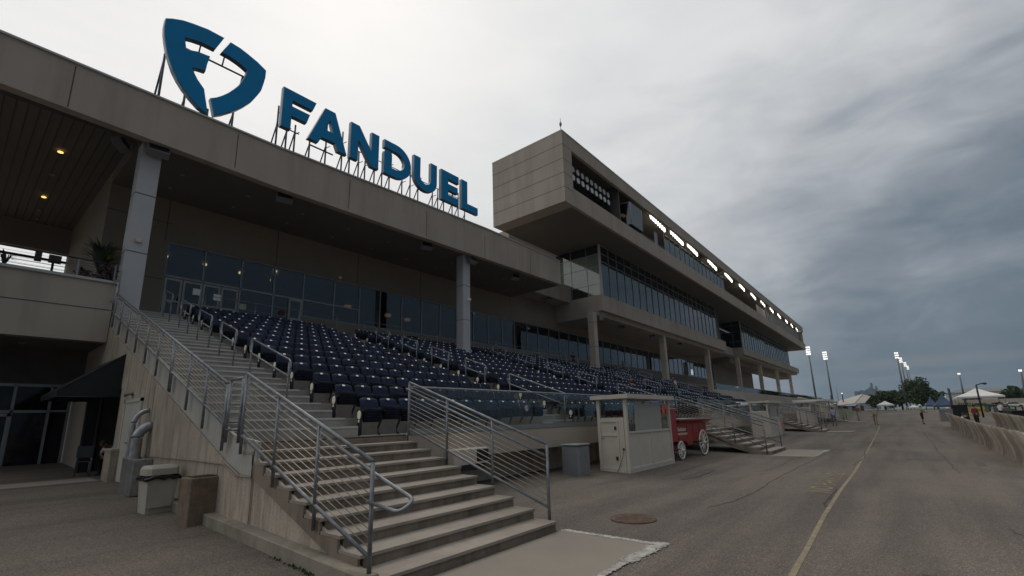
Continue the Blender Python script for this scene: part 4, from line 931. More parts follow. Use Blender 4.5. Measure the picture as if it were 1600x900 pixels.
right=[(5.71,18.12),(6.10,18.09),(6.43,18.0),(6.85,17.86),(7.22,17.67),(7.22,17.30),(7.17,16.95),(7.10,16.55),(6.97,16.23),(6.78,15.82),(6.5,15.41),(6.27,15.12),(5.99,14.84),(5.72,14.58),(5.43,14.36),(5.34,14.68),(5.24,15.04),(5.45,15.20),(5.64,15.39),(5.86,15.66),(6.04,15.94),(6.22,16.25),(6.34,16.58),(6.44,16.9),(6.48,17.20),(6.28,17.29),(6.06,17.36),(5.75,17.42),(5.43,17.43)]
extr('shield_left',left,[],LG,(-5.3,0,-13.7)); extr('shield_right',right,[],LG,(-5.3,0,-13.7))
m=MB(); m.tube([(4.0,SY+.3,17.05),(6.55,SY+.3,17.1)],.04,6); m.tube([(4.7,SY+.3,17.06),(4.7,SY+.1,17.5)],.03,6); m.tube([(5.6,SY+.3,17.08),(5.6,SY+.1,17.5)],.03,6); m.tube([(6.45,SY+.3,17.1),(6.4,SY+.3,16.7)],.04,6); m.tube([(4.5,SY+.3,16.3),(4.9,SY+.3,15.7)],.03,6)
for x,z in ((3.62,16.4),(4.45,15.0),(5.3,14.8),(6.25,15.3)): m.tube([(x,SY+.35,13.2),(x,SY+.35,z)],.045,6); m.tube([(x,SY+.35,z-.2),(x-.0,SY+1.9,13.3)],.035,6)
m.build('support_frame','sign_steel',LG,(-5.3,-SY,-13.7))
# ------------------------------------------------------------------ booths
def booth(x0,x1,y0,y1,h,label,notice=False):
    z=gz((x0+x1)/2,y0+.5)-.02; T=empty('ticket_booth',(x0,y0,z),0,label,'booth','cream ticket booths along the terrace wall'); W_=x1-x0; D_=y1-y0
    m=MB()
    for x in (0,W_-.1):
        for y in (0,D_-.1): m.bbox(x,x+.1,y,y+.1,0,h-.15,.006)
    m.each('corner_post','booth_paint',T)
    m=MB(); m.box(.03,.06,.1,D_-.1,.0,1.55); m.box(.1,W_-.1,.03,.06,0,1.12); m.box(.1,W_-.1,D_-.06,D_-.03,0,1.12); m.box(W_-.06,W_-.03,.1,D_-.1,0,1.55); m.build('wall_panel','booth_paint',T)
    m=MB(); m.box(.1,W_-.1,-.015,.03,0,.13); m.box(-.015,.03,.1,D_-.1,0,.13); m.box(.1,W_-.1,.0,.03,1.09,1.15); m.box(W_/2-.03,W_/2+.03,.012,.03,.13,1.09); m.box(.005,.03,.12,.18,.13,1.5); m.box(.005,.03,.30,.34,.13,1.45); m.box(.005,.03,.34,.9*D_,1.02,1.06); m.box(.005,.03,.34,.9*D_,1.42,1.47); m.build('trim','booth_paint',T)
    m=MB(); m.add([(-.13,-.13,h-.13),(W_+.13,-.13,h-.13),(W_+.13,D_+.13,h-.13),(-.13,D_+.13,h-.13),(-.13,-.13,h),(W_+.13,-.13,h),(W_+.13,D_+.13,h-.02),(-.13,D_+.13,h-.02)],[(0,3,2,1),(4,5,6,7),(0,1,5,4),(1,2,6,5),(2,3,7,6),(3,0,4,7)]); m.build('roof','booth_paint',T)
    m=MB(); m.box(-.004,.006,.36,.42,.35,.45); m.box(-.004,.006,.36,.42,1.2,1.3); m.each('hinge','seat_metal',T)
    m=MB(); m.tube([(.0,.86*D_,.95),(-.04,.86*D_,.95),(-.04,.86*D_-.08,.95)],.010,6); m.build('door_handle','seat_metal',T)
    m=MB(); m.box(.045,.05,.1,D_-.1,1.55,h-.15); m.build('side_window','glass_clear',T)
    m=MB(); m.box(.62,W_-.75,.035,.05,1.15,h-.27); m.build('shutter_board','booth_inner',T)
    m=MB(); m.box(.15,.55,.05,.055,1.15,h-.25); m.box(W_-.72,W_-.15,.05,.055,1.15,h-.25); m.each('front_window','glass_clear',T)
    m=MB(); m.box(.2,W_-.2,D_-.5,D_-.1,.95,1.0); m.box(.1,W_-.1,D_-.055,D_-.05,1.12,h-.9); m.build('counter','booth_inner',T)
    if notice:
        for x in (W_-.62,W_-.28): m=MB(); m.box(x,x+.2,.02,.03,1.65,1.95); m.build('notice','orange',T)
        m=MB(); m.disc((-.004,.16,.66),.03,.03,'x',12); m.tube([(-.02,.16,.64),(-.03,.2,.45),(-.03,.33,.15),(-.03,.42,.0)],.006,5); m.build('power_cord','black',T)
    return T
booth(12.65,16.0,6.15,7.12,2.22,'nearest cream booth with flat roof and orange notices beside the red wagon',True)
booth(31.5,34.9,6.15,7.15,2.15,'second cream booth just beyond the second staircase')
booth(46.9,50.0,5.9,7.0,2.0,'third cream booth beyond the third staircase')
booth(62.5,66.0,5.6,6.8,1.9,'farthest cream booth with a broad pale roof')
m=MB(); m.prism([(49.6,5.2),(54.8,4.9),(54.8,7.6),(49.6,7.6)],'z',2.50,2.68); m.build('canopy_roof','tent_white',None,label='flat white canopy roof above the third booth',cat='canopy')
for i,(x,y) in enumerate(((49.8,5.5),(54.5,5.3))): m=MB(); m.tube([(0,0,0),(0,0,2.1)],.05,8); m.disc((0,0,.02),.12,.04); m.build('canopy_post','booth_paint',None,(x,y,.45),label='%s front post of the white canopy roof'%('nearer','farther')[i],cat='post')
m=MB(); m.bbox(34.95,35.9,6.2,7.1,gz(35,6.5)-.02,1.5,.02); m.mi=1; m.box(35.1,35.75,6.19,6.2,.6,1.15); m.build('utility_cabinet',('booth_inner','orange'),None,label='grey cabinet with orange notice beside the second booth',cat='cabinet')
# kiosk box under the terrace wall
K=empty('wall_hood',(7.6,YW-.09,.70),0,'pale boxy vent hood with black opening under the terrace wall','vent hood')
m=MB(); m.bbox(-.45,.62,-.28,.05,0,.34,.02); m.build('housing','booth_paint',K); m=MB(); m.box(.22,.60,-.292,-.28,.05,.30); m.box(.621,.63,-.25,.0,.05,.30); m.build('opening','black',K)
m=MB(); m.disc((.08,-.12,-.07),.55,.10,'z',24,.22); m.build('base_tray','black',K)
# ------------------------------------------------------------------ bins and planter
b=MB(); b.bbox(-.31,.31,-.29,.29,0,.80,.05); T=empty('litter_bin',(11.55,7.25,gz(11.5,7.2)-.01),-.02,'dark grey square litter bin beside the nearest booth','bin'); b.build('body','bin_grey',T); b=MB(); b.bbox(-.325,.325,-.305,.305,.80,.835,.02); b.build('lid','bin_grey',T)
T=empty('trash_can',(2.68,10.45,gz(2.7,10.4)-.01),.12,'beige plastic trash can with black liner by the stained wall','trash can')
m=MB(); m.add([(-.20,-.15,0),(.20,-.15,0),(.20,.15,0),(-.20,.15,0),(-.235,-.19,.60),(.235,-.19,.60),(.235,.19,.60),(-.235,.19,.60)],[(0,3,2,1),(0,1,5,4),(1,2,6,5),(2,3,7,6),(3,0,4,7),(4,5,6,7)]); m.box(-.17,.17,-.185,-.16,.10,.52); m.build('body','bin_beige',T)
m=MB(); m.bbox(-.245,.245,-.20,.20,.64,.80,.05); m.build('lid','bin_beige',T)
m=MB(); rnd=random.Random(5); P=[]
for i in range(28):
    a=2*math.pi*i/28; x=max(-.25,min(.25,.36*math.cos(a))); y=max(-.21,min(.21,.30*math.sin(a))); P.append((x,y,.60+rnd.uniform(-.03,.02)))
m.tube(P,.035,6,True); m.build('liner','bag',T)
T=empty('planter_box',(2.87,8.92,gz(2.8,8.9)-.01),.07,'brown exposed-aggregate concrete receptacle in front of the stair wall','concrete receptacle')
m=MB(); m.bbox(-.23,.23,-.20,.20,0,.72,.015); m.build('body','pebble',T); m=MB(); m.box(-.17,.17,-.14,.14,.715,.73); m.build('rim_recess','black',T)
# electrical box with ducts
T=empty('duct_cabinet',(XW-.17,12.9,gz(3,12.9)),0,'metal cabinet with two curved silver ducts rising from it','duct unit')
m=MB(); m.bbox(-.17,.16,-.45,.45,0,.72,.01); m.build('cabinet','duct',T)
def elbow(y,x,rad,h,name='duct'):
    rr=.17-x; m=MB(); P=[(x,y,.72),(x,y,h)]
    for i in range(1,9): a=R(90*i/8); P.append((x+rr-rr*math.cos(a),y,h+rr*1.25*math.sin(a)))
    Q=[];W_=[]
    for i in range(len(P)-1):
        p,q=Vector(P[i]),Vector(P[i+1]); n=max(2,int((q-p).length/.022))
        for k in range(n): Q.append(p+(q-p)*k/n); W_.append(rad*(1.0+.055*(len(Q)%2)))
    Q.append(Vector(P[-1])); W_.append(rad); m.tube(Q,W_,16); m.build(name,'duct',T)
    m=MB(); m.disc((x,y,.74),rad+.03,.04,'z',16); m.build('duct_collar','duct',T)
elbow(.05,-.06,.105,1.12); elbow(.34,-.10,.055,1.42)
# caution: fallen bits at the wall base
# weeds at the curb
m=MB(); rnd=random.Random(9)
for i in range(34):
    y=rnd.choice([5.3,5.7,6.05,5.5])+rnd.gauss(0,.10); x=2.86+rnd.uniform(-.03,.02); a=rnd.uniform(0,6.28); h=rnd.uniform(.012,.04); d=Vector((math.cos(a),math.sin(a),0))*.02
    p=Vector((x,y,gz(x,y))); m.add([p-d,p+d,p+d*.8+Vector((0,0,h)),p-d*.3+Vector((0,0,h*.8))],[(0,1,2,3)])
m.build('weeds','foliage_light',None,label='small green weeds growing along the curb',cat='weeds',kind='stuff')
# ------------------------------------------------------------------ red wagon
WZ=gz(18,6.5); WG=empty('wagon',(18.2,6.8,WZ),-.03,'red horse-drawn style beer wagon with white spoked wheels beside the nearest booth','wagon')
m=MB(); m.prism([(-1.35,.62),(-1.35,1.28),(2.0,1.28),(2.0,.72),(1.35,.60),(.55,.60),(.35,.45),(-.05,.45),(-.25,.60)],'y',-.42,.42); m.build('body','wagon_red',WG)
m=MB(); m.add([(-1.0,-.45,1.24),(2.1,-.45,1.24),(2.1,.45,1.24),(-1.0,.45,1.24),(-1.1,-.62,1.36),(2.35,-.62,1.38),(2.35,.62,1.38),(-1.1,.62,1.36)],[(0,3,2,1),(0,1,5,4),(1,2,6,5),(2,3,7,6),(3,0,4,7),(4,5,6,7)]); m.build('flared_top','wagon_red',WG)
m=MB(); m.box(-.9,2.0,-.5,.5,1.385,1.42); m.build('cover','booth_inner',WG)
m=MB(); m.bbox(-1.62,-1.12,-.48,.48,.62,1.78,.02); m.bbox(-1.66,-1.08,-.52,.52,1.70,1.80,.02); m.build('driver_box','wagon_red',WG)
m=MB()
for x in (-.9,-.1,.5,1.2,1.8): m.box(x,x+.04,-.432,-.42,.66,1.22)
m.box(-1.1,2.0,-.432,-.42,1.10,1.13); m.build('moulding','wagon_red',WG)
def wheel(x,y,rr,T):
    m=MB(); m.ring((x,y,rr),rr-.035,.032,'y',28,6); m.tube([(x,y-.10,rr),(x,y+.06,rr)],.055,10)
    for k in range(12): a=2*math.pi*k/12; m.tube([(x,y,rr),(x+(rr-.04)*math.cos(a),y,rr+(rr-.04)*math.sin(a))],[.022,.015],5)
    o=m.build('wheel','wheel_white',T); m=MB(); m.ring((x,y,rr),rr-.008,.012,'y',28,5); m.build('tyre','tyre',o)
for y in (-.56,.56): wheel(-1.12,y,.33,WG); wheel(1.15,y,.49,WG)
m=MB(); m.tube([(-1.12,-.55,.33),(-1.12,.55,.33)],.035,8); m.tube([(1.15,-.55,.49),(1.15,.55,.49)],.035,8); m.box(-1.2,1.25,-.06,.06,.40,.48); m.build('axle','wagon_red',WG)
FX=Matrix(((1,0,0,0),(0,0,-1,0),(0,1,0,0),(0,0,0,1)))
textobj('lettering','Budweiser',.20,Matrix.Translation((-.98,-.437,.98))@FX,'cream_text',WG,.003,.004,width=.78)
textobj('lettering','ANHEUSER-BUSCH',.10,Matrix.Translation((-1.0,-.437,.84))@FX,'cream_text',WG,.003,.002,width=.9)
# ------------------------------------------------------------------ molded tan seats by the track
def bench_proto():
    m=MB(); m.smooth=True; prof=[]
    n=6; V=[];F=[]
    # curved shell: from front leg up over seat to back; faces -Y (track), back to +Y (camera side)
    cen=[(-.30,0),(-.33,.20),(-.30,.38),(-.10,.40),(.06,.42),(.13,.55),(.17,.72),(.25,.88)]
    ny=len(cen)
    for t in (0,.03):
        for (y,z) in cen:
            for i in range(n+1):
                uu=-1+2*i/n; V.append((uu*(.205 if z<.85 else .16),y-.07*uu*uu*(1 if z>.42 else 0)+ (t if z>.4 else 0),z-(t if z<=.42 else 0)))
    A=ny*(n+1)
    for j in range(ny-1):
        for i in range(n):
            a=j*(n+1)+i; F+=[(a,a+1,a+n+2,a+n+1),(A+a,A+a+n+1,A+a+n+2,A+a+1)]
    for i in range(n): a=(ny-1)*(n+1)+i; F.append((a,a+1,A+a+1,A+a))
    for j in range(ny-1):
        a=j*(n+1); F.append((a,a+n+1,A+a+n+1,A+a)); a+=n; F.append((a,A+a,A+a+n+1,a+n+1))
    m.add(V,F); shell=m.mesh('shell','tan_seat')
    m=MB()
    for s in (-1,1):
        m.prism([(.03,0),(.15,0),(.12,.18),(.15,.42),(.21,.60),(.285,.885),(.22,.89),(.13,.60),(.02,.40),(-.28,.36),(-.30,.33),(.0,.30)],'x',s*.195-.02,s*.195+.02)
        m.prism([(-.33,0),(-.24,0),(-.27,.34),(-.33,.34)],'x',s*.195-.02,s*.195+.02)
    return shell,m.mesh('pedestal','tan_seat')
shm,pdm=bench_proto()
TV=[]
for q,cc in enumerate(((.46,.41,.335),(.36,.31,.245),(.52,.475,.40))):
    mat('tan_seat_%d'%q,cc,.55,.10,2.5,streak=((7,7,.8),(.26,.20,.14),.6),coords='World'); aa=[]
    for zz in (shm,pdm): z2=zz.copy(); z2.materials.clear(); z2.materials.append(MT['tan_seat_%d'%q]); aa.append(z2)
    TV.append(aa)
def trackseat(x,y,label):
    T=empty('molded_seat',(x,y,gz(x,y)),random.uniform(-.06,.06),label,'seat','tan molded seats facing the track'); T.scale=(1.0,1.05,1.10+random.uniform(-.01,.01))
    v_=random.choice(TV)
    for nme,mm in (('seat_shell',v_[0]),('side_frame',v_[1])): o=bpy.data.objects.new(nme,mm); col.objects.link(o); o.parent=T
k=0
x=18.6
while x<44.5:
    if k%6==5: x+=.22
    trackseat(x,-2.60,'tan molded seat, %s from the near end of the row nearest the walkway'%ORD[k]); x+=.56; k+=1
k=0; x=27.0
while x<45:
    if k%6==5: x+=.22
    trackseat(x,-4.85,'tan molded seat, %s from the near end of the second row'%ORD[k]); x+=.56; k+=1
# ------------------------------------------------------------------ people
def person(loc,rz,joints,shirt,pants,label,skin='skin',hairm='hair',scale=.87,shorts=False,cap=None,sleeves=True):
    J=joints; names=list(J); 
    bones=[('pelvis','spine'),('spine','chest'),('chest','neck'),('neck','head'),('head','crown')]
    for s in 'lr': bones+=[('pelvis','hip'+s),('hip'+s,'knee'+s),('knee'+s,'ankle'+s),('ankle'+s,'toe'+s),('chest','sh'+s),('sh'+s,'el'+s),('el'+s,'wr'+s),('wr'+s,'ha'+s)]
    J=dict(J)
    for s in 'lr':
        w_=Vector(J['wr'+s]); e=Vector(J['el'+s]); d=(w_-e).normalized(); J['ha'+s]=tuple(w_+d*.08); sd=d.cross(Vector((0,0,1)) if abs(d.z)<.9 else Vector((1,0,0))).normalized(); up=d.cross(sd)
        for q in range(4):
            c=Vector(J['ha'+s])+sd*(.027*(q-1.5)); J['f%d%s'%(q,s)]=tuple(c+d*(.05+.012*(1.5-abs(q-1.5)))); J['g%d%s'%(q,s)]=tuple(c+d*.08+up*.025); bones+=[('ha'+s,'f%d%s'%(q,s)),('f%d%s'%(q,s),'g%d%s'%(q,s))]
        J['th'+s]=tuple(w_+d*.04+up*.045); bones+=[('wr'+s,'th'+s)]
    rad={'pelvis':.145,'spine':.125,'chest':.15,'neck':.058,'head':.088,'crown':.082}
    for s in 'lr': rad.update({'hip'+s:.092,'knee'+s:.06,'ankle'+s:.042,'toe'+s:.038,'sh'+s:.062,'el'+s:.044,'wr'+s:.03,'ha'+s:.036,'th'+s:.011})
    idx={}; V=[]
    for k_,v in J.items(): idx[k_]=len(V); V.append(v)
    me=bpy.data.meshes.new('p'); me.from_pydata(V,[(idx[a],idx[b_]) for a,b_ in bones],[]); ob=bpy.data.objects.new('p',me); col.objects.link(ob)
    md=ob.modifiers.new('s','SKIN')
    for k_,i in idx.items():
        rr=rad.get(k_,.0095); me.skin_vertices[0].data[i].radius=(rr,rr*(.78 if k_ in('pelvis','spine','chest') else 1)); me.skin_vertices[0].data[i].use_root=(k_=='pelvis')
    sb=ob.modifiers.new('u','SUBSURF'); sb.levels=1; sb.render_levels=1
    bpy.context.view_layer.update(); m2=bpy.data.meshes.new_from_object(ob.evaluated_get(bpy.context.evaluated_depsgraph_get())); bpy.data.objects.remove(ob)
    m2.materials.clear()
    for q in (skin,shirt,pants,hairm,'black'): m2.materials.append(MT[q])
    seg=[(Vector(J[a]),Vector(J[b_]),a,b_) for a,b_ in bones]
    hd=Vector(J['head'])
    for p in m2.polygons:
        c=p.center; best=None
        for a,b_,na,nb in seg:
            ab=b_-a; t=max(0,min(1,(c-a).dot(ab)/max(1e-9,ab.dot(ab)))); dd=(c-(a+ab*t)).length
            if best is None or dd<best[0]: best=(dd,na,nb,t)
        _,na,nb,t=best; mi=0
        if nb in('spine','chest') or na=='chest' and nb!='neck': mi=1
        if na=='pelvis' and nb=='spine' and t<.25: mi=2
        if na=='chest' and nb=='neck': mi=1 if t<.6 else 0
        if na[:2]=='sh': mi=1 if (t<.75 or not sleeves) else 0
        if nb[:3]=='hip' or na[:3]=='hip': mi=2
        if na[:4]=='knee': mi=(0 if shorts and t>.12 else 2)
        if na[:5]=='ankle' or nb[:3]=='toe': mi=4
        p.material_index=mi; p.use_smooth=True
    T=empty('person',loc,rz,label,'person'); T.scale=(scale,)*3
    o=bpy.data.objects.new('body',m2); col.objects.link(o); o.parent=T
    cr=Vector(J['crown']); hd=Vector(J['head']); fw=Vector(J.get('_f',(1,0,0))) if '_f' in J else Vector((1,0,0))
    c=(hd+cr)/2
    m=MB(); m.blob(c+Vector((-.012,0,.028)),.098,.090,.10,14,8); m.v=[v for v in m.v]; m.build('cap' if cap else 'hair',cap or hairm,T)
    if cap: m=MB(); m.disc((c.x+.09,c.y,c.z+.045),.075,.012,'z',14); m.build('cap_brim',cap,T)
    m=MB(); F0=c+Vector((.088,0,-.03)); m.blob(F0,.018,.013,.022,8,5)
    for s in(-1,1): m.blob(c+Vector((.0,s*.092,-.02)),.022,.012,.03,8,5)
    m.build('nose_and_ears',skin,T)
    m=MB()
    for s in(-1,1): m.blob(c+Vector((.082,s*.033,.0)),.012,.014,.009,8,5)
    m.box(c.x+.078,c.x+.09,c.y-.025,c.y+.025,c.z-.075,c.z-.068); m.build('eyes_and_mouth','black',T)
    return T
def stand(step=0.0,armf=0.0,lean=0.0,hips=0.0,bent=0):
    j={'pelvis':(0,0,.95),'spine':(.01+lean*.3,0,1.12),'chest':(lean*.7,0,1.34),'neck':(lean,0,1.50),'head':(.02+lean*1.1,0,1.60),'crown':(.015+lean*1.2,0,1.70)}
    for s,q in(('l',1),('r',-1)):
        st_=step*q; j['hip'+s]=(0,q*.10,.90); j['knee'+s]=(st_*.5+.03,q*.11,.49); j['ankle'+s]=(st_-.03*(st_<0),q*.11,.08+(.05 if st_<0 else 0)); j['toe'+s]=(st_+.15,q*.125,.035)
        j['sh'+s]=(lean*.75,q*.185,1.40); j['el'+s]=(-.03-st_*.35+armf*.10+lean*.5,q*.24,1.12); j['wr'+s]=(.02-st_*.6+armf*.32+lean*.5,q*.22-(.12*q if armf else 0),.90+armf*.22)
    return j
def g3(x,y): return (x,y,gz(x,y))
person(g3(48.8,1.75),math.pi-.1,stand(.24),'shirt_tan','cloth_khaki','person walking on the apron in tan shirt and khaki trousers')
person(g3(49.1,-1.16),-1.2,stand(.04,.8),'shirt_tan','cloth_black','person standing in white cap, tan shirt and black shorts on the apron','skin_tan',shorts=True,cap='plate')
person(g3(58.5,3.4),2.8,stand(.18),'cloth_grey','shirt_tan','small distant person walking beyond the tan-shirted walker')
person(g3(47.0,4.4),.4,stand(.05,.5,.06),'shirt_blue','cloth_grey','person in light blue shirt standing beside the third booth')
person(g3(50.5,-5.7),-1.0,stand(.05,.9,.05),'shirt_white','cloth_black','person in white shirt, black shorts and white shoes beyond the second seat row','skin_tan',shorts=True)
def sit(bend=.0,arms=.6):
    j={'pelvis':(0,0,.50),'spine':(.02+bend*.3,0,.66),'chest':(.04+bend*.9,0,.88-bend*.2),'neck':(.06+bend*1.3,0,1.02-bend*.35),'head':(.10+bend*1.6,0,1.11-bend*.5),'crown':(.11+bend*1.8,0,1.21-bend*.55)}
    for s,q in(('l',1),('r',-1)):
        j['hip'+s]=(.04,q*.10,.49); j['knee'+s]=(.44,q*.12,.50); j['ankle'+s]=(.42,q*.12,.08); j['toe'+s]=(.57,q*.13,.035)
        j['sh'+s]=(.03+bend*.9,q*.18,.93-bend*.25); j['el'+s]=(.12+bend*.7,q*.23,.68); j['wr'+s]=(.34+bend*.2,q*.13,.60+arms*.05)
    return j
person((38.6,-2.62,gz(38.6,-2.6)),-1.5,sit(.05),'shirt_white','cloth_grey','person in white shirt sitting in the nearer tan seat row','skin_tan')
person((40.3,-2.62,gz(40.3,-2.6)),-1.5,sit(.25),'cloth_black','cloth_grey','person in black leaning forward in the nearer tan seat row','skin_tan')
person((42.1,-3.6,gz(42,-3.6)),-.9,stand(.05,.3),'cloth_red','cloth_black','person in dark red shirt standing behind the seated pair','skin_tan')
person((38.9,14.2,TZ+TR*4+.3),1.57,stand(.15,.2,.1),'shirt_white','shirt_tan','person in white shirt climbing the aisle of the terrace')
person((40.6,14.9,TZ+TR*6-.05),1.57,stand(.1,.4,.15),'cloth_black','cloth_black','person in black climbing just beyond the white-shirted one')
person((29.6,14.05,TZ+TR*5+.02),-1.5,sit(.15),'cloth_red','cloth_khaki','person in red top seated high among the navy seats')
person((36.3,22.5,CZ),.5,stand(.1),'cloth_black','cloth_black','dark figure standing at the windows right of the third column')
person((46.6,22.6,CZ),1.5,stand(.1),'cloth_grey','cloth_black','dark figure at the windows beyond the fourth column')
chair(2.80,17.15,.44,2.2,'black','pale metal chair under the awning at the left')
person((3.35,17.3,.40),-2.4,sit(.28),'shirt_white','cloth_black','person in white shirt bent forward sitting under the black awning','skin_tan')
# ------------------------------------------------------------------ track side fence, bins, boards
T=empty('track_fence',(80,-8,0),0,'dark green track fence with top rail beyond the tan seats','fence'); m=MB()
for i in range(28): x=30+i*3.2; m.box(x-80-.05,x-80+.05,-.05,.05,gz(x,-8)-.1,gz(x,-8)+.95)
m.each('post','green_board',T); m=MB(); m2_=MB()
for i in range(27):
    a=30+i*3.2; b_=a+3.2; za,zb=gz(a,-8),gz(b_,-8)
    m.tube([(a-80,0,za+.95),(b_-80,0,zb+.95)],.05,6); m.tube([(a-80,0,za+.5),(b_-80,0,zb+.5)],.03,6)
    if i%5!=4: m2_.add([(a-80,.04,za+.05),(b_-80,.04,zb+.05),(b_-80,.04,zb+.72),(a-80,.04,za+.72),(a-80,.07,za+.05),(b_-80,.07,zb+.05),(b_-80,.07,zb+.72),(a-80,.07,za+.72)],[(0,1,2,3),(7,6,5,4),(3,2,6,7),(0,4,5,1)])
m.build('rail','green_board',T); m2_.each('windscreen','green_board',T)
def gbox(name,x,y,sx,sy,h,mt,label,cat,z=None):
    b=MB(); b.bbox(-sx,sx,-sy,sy,0,h,.02); b.mi=1; b.bbox(-sx*1.04,sx*1.04,-sy*1.04,sy*1.04,h,h+.05,.01); return b.build(name,(mt,mt),None,(x,y,gz(x,y)-.01),label=label,cat=cat)
gbox('litter_bin',54.8,-2.9,.45,.42,.95,'bin_grey','square grey bin on the apron beyond the seat rows','bin')
gbox('equipment_case',56.5,-3.9,.5,.5,1.25,'cloth_black','tall black equipment case beside the grey bin','case')
gbox('equipment_case',43.5,-5.6,1.6,.4,1.0,'cloth_black','long low black case by the track fence','case')
# camera crane / pole leaning near tents
for i,(x,y,h,dx) in enumerate(((75,-4.6,3.0,0),(62,-5.8,3.0,.0))):
    T=empty('steel_post',(x,y,gz(x,y)),0,('blue banner post beside the blue tents','dark lamp post before the big white tent')[i],'post'); m=MB(); m.tube([(0,0,0),(0,0,h)],.07,8); m.build('pole',('tent_blue','black_metal')[i],T); m=MB()
    if i==0: m.box(-.03,.03,-.16,.06,1.2,h-.1); m.build('banner','tent_blue',T)
    else: m.tube([(0,0,h),(0,-.5,h+.15)],.05,6); m.blob((0,-.6,h+.1),.16,.16,.1); m.build('lamp_arm','black_metal',T)
# ------------------------------------------------------------------ far terrace wall with glass band
T=empty('far_terrace',(90,14,0),0,'tan terrace wall with blue glass balustrade beyond the navy seats','terrace wall')
m=MB(); m.box(49.6-90,135-90,0,.3,.5,4.05); m.build('wall','tan_panel',T)
for i in range(30):
    a=49.8+i*2.8-90; m=MB(); m.box(a,a+2.76,.1,.12,4.05,4.62); m.build('glass_panel','glass_mirror',T)
m=MB(); m.box(49.6-90,135-90,.06,.16,4.62,4.68); m.build('top_rail','galvanized',T); m=MB(); m.box(49.6-90,135-90,.3,8,3.6,3.9); m.build('deck','concrete_terrace',T)
T=empty('lower_terrace',(80,9.6,0),0,'low tan retaining wall stepping down behind the far booths','terrace wall'); m=MB(); m.box(50-80,110-80,-1.7,-1.4,.2,1.9); m.box(60-80,120-80,1.0,1.3,.4,2.7); m.build('wall','tan_panel',T)
# ------------------------------------------------------------------ floodlight poles
def lpole(x,y,zt,label,n=4,wd=1.6,s=1.0,gl='lamp_pole',sp=.72):
    z0=gz(x,y); h=zt-z0; T=empty('floodlight_pole',(x,y,z0),0,label,'floodlight pole','tall floodlight poles around the track')
    m=MB(); m.tube([(0,0,0),(0,0,h)],[.30*s,.18*s],10); m.build('pole','pole_steel',T)
    m=MB()
    for k in range(n): z=h-.3-k*sp*s; m.tube([(0,-wd/2,z),(0,wd/2,z)],.06,6)
    m.each('cross_arm','black_metal',T); m=MB()
    for k in range(n):
        z=h-.3-k*sp*s
        for q in range(3): m.box(-.28,-.12,-wd/2+q*wd/3+.04,-wd/2+(q+1)*wd/3-.04,z-.2*s,z+.2*s)
    m.each('lamp',gl,T)
lpole(170,19.6,21.5,'lit floodlight pole just right of the press box end',4,1.25,1.0)
lpole(185,16.8,21.0,'lit floodlight pole second from the press box end',4,1.25,1.0)
for i,(x,y,z) in enumerate(((150,-1.2,15.6),(185,-2.2,17.1),(220,-3.6,18.2),(260,-4.9,19.6))): lpole(x,y,z,'slanting-looking tall pole above the trees, %s from the left of four'%ORD[i],3,.8,.8)
lpole(170,-13.2,10.6,'shorter lit pole behind the big white tent',1,.6,.9); lpole(130,-18.6,8.5,'lit pole at the right edge of the view',1,.5,.9)
# ------------------------------------------------------------------ trees
def tree(x,y,w_,h,label,seed,light=False,nl=1500,cat='tree',name='broadleaf_tree',ls=.30):
    rnd=random.Random(seed); nl=int(nl*1.7); z0=gz(x,y); T=empty(name,(x,y,z0),0,label,cat)
    m=MB(); m.tube([(0,0,0),(0,0,h*.35),(.2,.1,h*.7)],[.28,.2,.08],8)
    for k in range(6): a=k*1.05+rnd.random(); m.tube([(0,0,h*.3+k*.1),(math.cos(a)*w_*.3,math.sin(a)*w_*.3,h*.62)],[.12,.04],6)
    m.build('trunk','bark',T)
    m=MB(); cl=[]
    for k in range(16):
        a=rnd.uniform(0,6.28); q=rnd.uniform(.1,1)**.6*w_*.40; zz=h*rnd.uniform(.28,.84); q*=math.sqrt(max(.12,1-((zz/h-.5)/.5)**2)); cl.append((math.cos(a)*q,math.sin(a)*q,zz,rnd.uniform(.14,.24)*min(w_,h*1.3)))
    for i in range(nl):
        c=cl[rnd.randrange(len(cl))]; d=Vector((rnd.gauss(0,1),rnd.gauss(0,1),rnd.gauss(0,1))).normalized()*c[3]*rnd.uniform(.55,1.08); p=Vector((c[0],c[1],c[2]))+d
        p.z=max(p.z,h*.10)
        n=Vector((rnd.gauss(0,1),rnd.gauss(0,1),rnd.gauss(0,1)+.5)).normalized(); a=n.orthogonal().normalized()*ls*rnd.uniform(.5,1.2); b_=n.cross(a)*rnd.uniform(.6,1)
        m.mi=1 if rnd.random()<(.5 if light else .2) else 0
        m.add([p-a,p-b_*.8,p+a,p+b_],[(0,1,2,3)])
    m.build('crown',('foliage','foliage_light'),T)
tree(170,-4.1,8.2,8.3,'big round dark tree behind the four slanting poles',1,nl=3000)
tree(180,-.4,6.0,6.0,'leafy tree joined to the left side of the big round one',2,nl=1600)
tree(182,3.6,6.2,5.8,'wide leafy tree behind the small white tent',3,True,1800)
tree(176,6.5,4.0,4.6,'low leafy tree left of the small white tent',4,True,1000)
tree(190,-8.6,4.6,5.6,'small dark tree right of the big round one',5,nl=900)
tree(200,-17.5,5.0,5.4,'round tree behind the left end of the big white tent',6,nl=900)
tree(240,-30.5,6.0,7.6,'round tree above the right end of the big white tent',7,nl=900,ls=.6)
for i in range(7): tree(262,-36-i*5.4,8.2,6.8+.9*math.sin(i*1.7),'dark tree in the right background line, %s from its left end'%ORD[i],30+i,nl=900,ls=.5)
